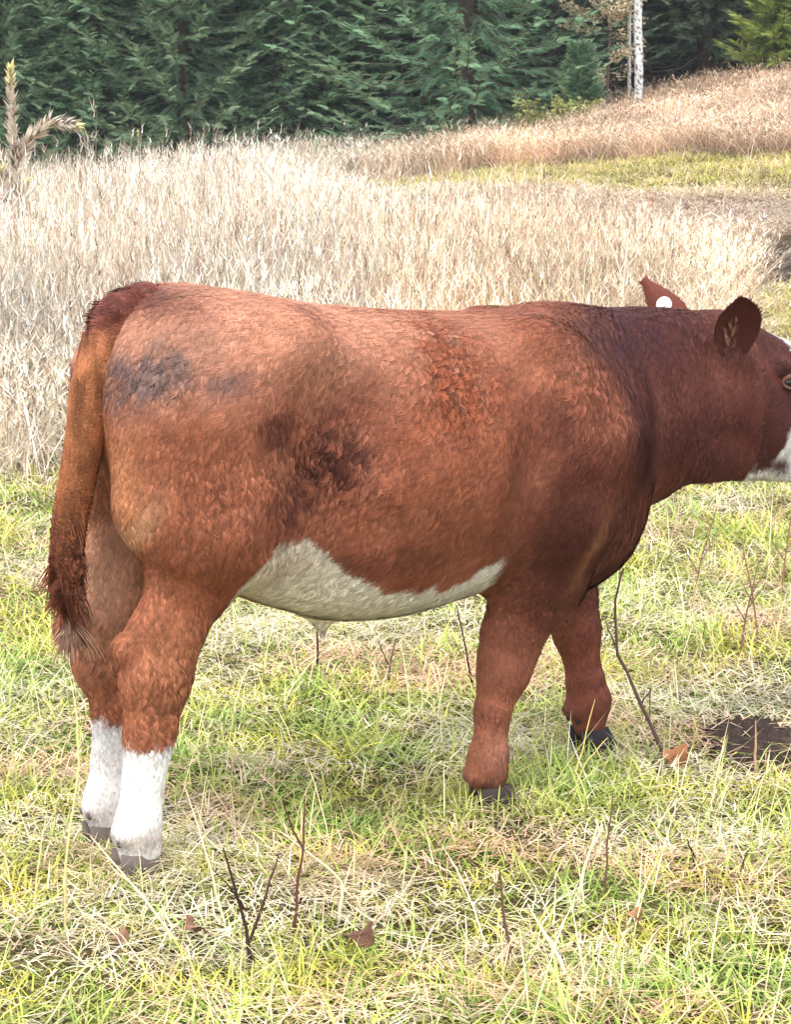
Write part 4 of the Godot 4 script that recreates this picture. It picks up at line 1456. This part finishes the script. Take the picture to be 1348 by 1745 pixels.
	dead_leaf("rust brown leaf lying near the lower right", Vector3(0.485, 0.05, -4.50), 0.022, lin(150, 112, 82), Vector3(0.8, 1.2, 0.1))
	dead_leaf("dark reddish crumpled leaf at the bottom right of centre", Vector3(-0.068, 0.05, -4.40), 0.032, lin(104, 74, 62), Vector3(0.5, 0.2, 0.3))
	dead_leaf("maroon crumpled leaf at the bottom left", Vector3(-0.405, 0.05, -4.45), 0.024, lin(124, 88, 72), Vector3(0.5, 2.2, 0.2))
	dead_leaf("small dull brown leaf in the lowest left corner", Vector3(-0.545, 0.045, -4.40), 0.02, lin(138, 104, 84), Vector3(0.4, 0.9, 0.4))
	mound()
	var left := -2.0
	mullein("tall dead mullein with a drooping side spike against the dark wood at far left", Vector3(-2.42, land(-2.42, -15.0), -15.0), 1.74, [[Vector3(0.0, 1.10, 0), Vector3(0.09, 1.28, 0.02), Vector3(0.24, 1.41, 0.03), Vector3(0.42, 1.38, 0.03)], [Vector3(0.0, 0.85, 0), Vector3(-0.05, 0.98, 0.02), Vector3(-0.07, 1.10, 0.03)], [Vector3(0.0, 0.80, 0), Vector3(0.06, 0.90, 0.02), Vector3(0.08, 1.02, 0.03)]], 0.075, lin(236, 224, 210))
	mullein("short thin dead seed spike poking above the bleached grass right of the mullein", Vector3(-1.95, land(-1.95, -18.0), -18.0), 1.30, [], 0.022, lin(210, 196, 176))
	twig("weed_stalk", "whitish branched dead weed in the tall grass above the calf's neck", "weed", Vector3(1.30, land(1.3, -13.4), -13.4), [[[Vector3(0, 0, 0), Vector3(0.0, 0.45, 0.0), Vector3(0.03, 0.86, 0.05)], 0.009], [[Vector3(0, 0.5, 0), Vector3(-0.08, 0.72, 0.04), Vector3(-0.14, 0.84, 0.05)], 0.006], [[Vector3(0, 0.55, 0), Vector3(0.09, 0.68, 0.04), Vector3(0.16, 0.76, 0.05)], 0.006]], lin(228, 218, 200))
	twig("weed_stalk", "pale T shaped dead weed at the edge of the clearing on the right", "weed", Vector3(2.02, land(2.02, -14.6), -14.6), [[[Vector3(0, 0, 0), Vector3(0.0, 0.45, 0.0), Vector3(0.01, 0.92, 0.0)], 0.009], [[Vector3(0, 0.78, 0), Vector3(-0.07, 0.82, 0.02), Vector3(-0.14, 0.79, 0.04)], 0.006]], lin(224, 212, 190))

func mound() -> void:
	var root := thing("earth_mound", "low dark mound of churned earth near the right edge", "earth mound", Vector3(0.93, 0, -5.88))
	var mb := MB.new()
	var n := 40
	for i in n + 1:
		for j in n + 1:
			var x := (float(i) / n * 2 - 1) * 0.17
			var z := (float(j) / n * 2 - 1) * 0.24
			var r := Vector2(x / 0.15, z / 0.21).length()
			var y := 0.045 * maxf(0, 1 - r * r) * (1 + 0.9 * nz.get_noise_2d(x * 900, z * 900)) + 0.016 * nz.get_noise_2d(x * 2600, z * 2600) - 0.035 * sst(0.7, 1.2, r)
			mb.pt(Vector3(x, y, z), lin(60, 50, 46) * (1.0 + 0.5 * nz.get_noise_2d(x * 1900 + 50, z * 1900)))
	for i in n:
		for j in n:
			var a := i * (n + 1) + j
			mb.quad(a, a + 1, a + n + 2, a + n + 1)
	put("soil", mb.mesh(true), mat_of(0.95, 0, 0.2), root)
	for k in 16:
		var c := MB.new()
		ball(c, Vector3.ZERO, Vector3(rr(0.01, 0.026), rr(0.008, 0.016), rr(0.01, 0.022)), lin(60, 50, 46) * rr(0.7, 1.3), 4)
		for q in c.v.size():
			c.v[q] *= 1.0 + 0.35 * nz.get_noise_3d(c.v[q].x * 3000 + k * 40, c.v[q].y * 3000, c.v[q].z * 3000)
		var o := put("clod", c.mesh(true), mat_of(0.95, 0, 0.2), root)
		var a := rr(0, TAU)
		var r := sqrt(rng.randf())
		o.position = Vector3(cos(a) * r * 0.13, 0.024 * (1 - r * r) + 0.008, sin(a) * r * 0.18)

# ------------------------------------------------------------------

func _ready() -> void:
	rng.seed = 20
	nz.seed = 3
	nz.frequency = 0.02
	nz.fractal_octaves = 3
	nz2.seed = 11
	nz2.frequency = 0.02
	nz2.fractal_octaves = 2
	# camera
	var cam := Camera3D.new()
	cam.name = "camera"
	cam.fov = 24.6
	cam.near = 0.05
	cam.far = 800
	cam.position = Vector3(0, 1.75, 0)
	cam.rotation_degrees = Vector3(-10.93, 0, 0)
	add_child(cam)
	cam.current = true
	# overcast sky
	var env := Environment.new()
	env.background_mode = Environment.BG_SKY
	var sky := Sky.new()
	var sm := ProceduralSkyMaterial.new()
	sm.sky_top_color = Color(0.90, 0.93, 0.97)
	sm.sky_horizon_color = Color(0.86, 0.88, 0.90)
	sm.sky_curve = 0.25
	sm.ground_bottom_color = Color(0.35, 0.34, 0.28)
	sm.ground_horizon_color = Color(0.55, 0.54, 0.50)
	sky.sky_material = sm
	env.sky = sky
	env.tonemap_mode = Environment.TONE_MAPPER_LINEAR
	env.tonemap_exposure = 2.95
	env.fog_enabled = true
	env.fog_density = 0.0005
	env.fog_light_color = Color(0.9, 0.93, 0.95)
	env.sdfgi_enabled = true
	env.ssao_enabled = true
	env.ssil_enabled = true
	var we := WorldEnvironment.new()
	we.name = "world"
	we.environment = env
	add_child(we)
	var sun := DirectionalLight3D.new()
	sun.name = "sun"
	sun.light_energy = 0.36
	sun.light_color = Color(1.0, 0.97, 0.92)
	sun.light_angular_distance = 14
	sun.shadow_enabled = true
	sun.rotation_degrees = Vector3(-62, -25, 0)
	add_child(sun)
	var t0 := Time.get_ticks_msec()
	build_ground()
	build_wood()
	print("wood ", Time.get_ticks_msec() - t0)
	build_grass()
	print("grass ", Time.get_ticks_msec() - t0)
	build_calf()
	print("calf ", Time.get_ticks_msec() - t0)
	build_details()
	print("all ", Time.get_ticks_msec() - t0)
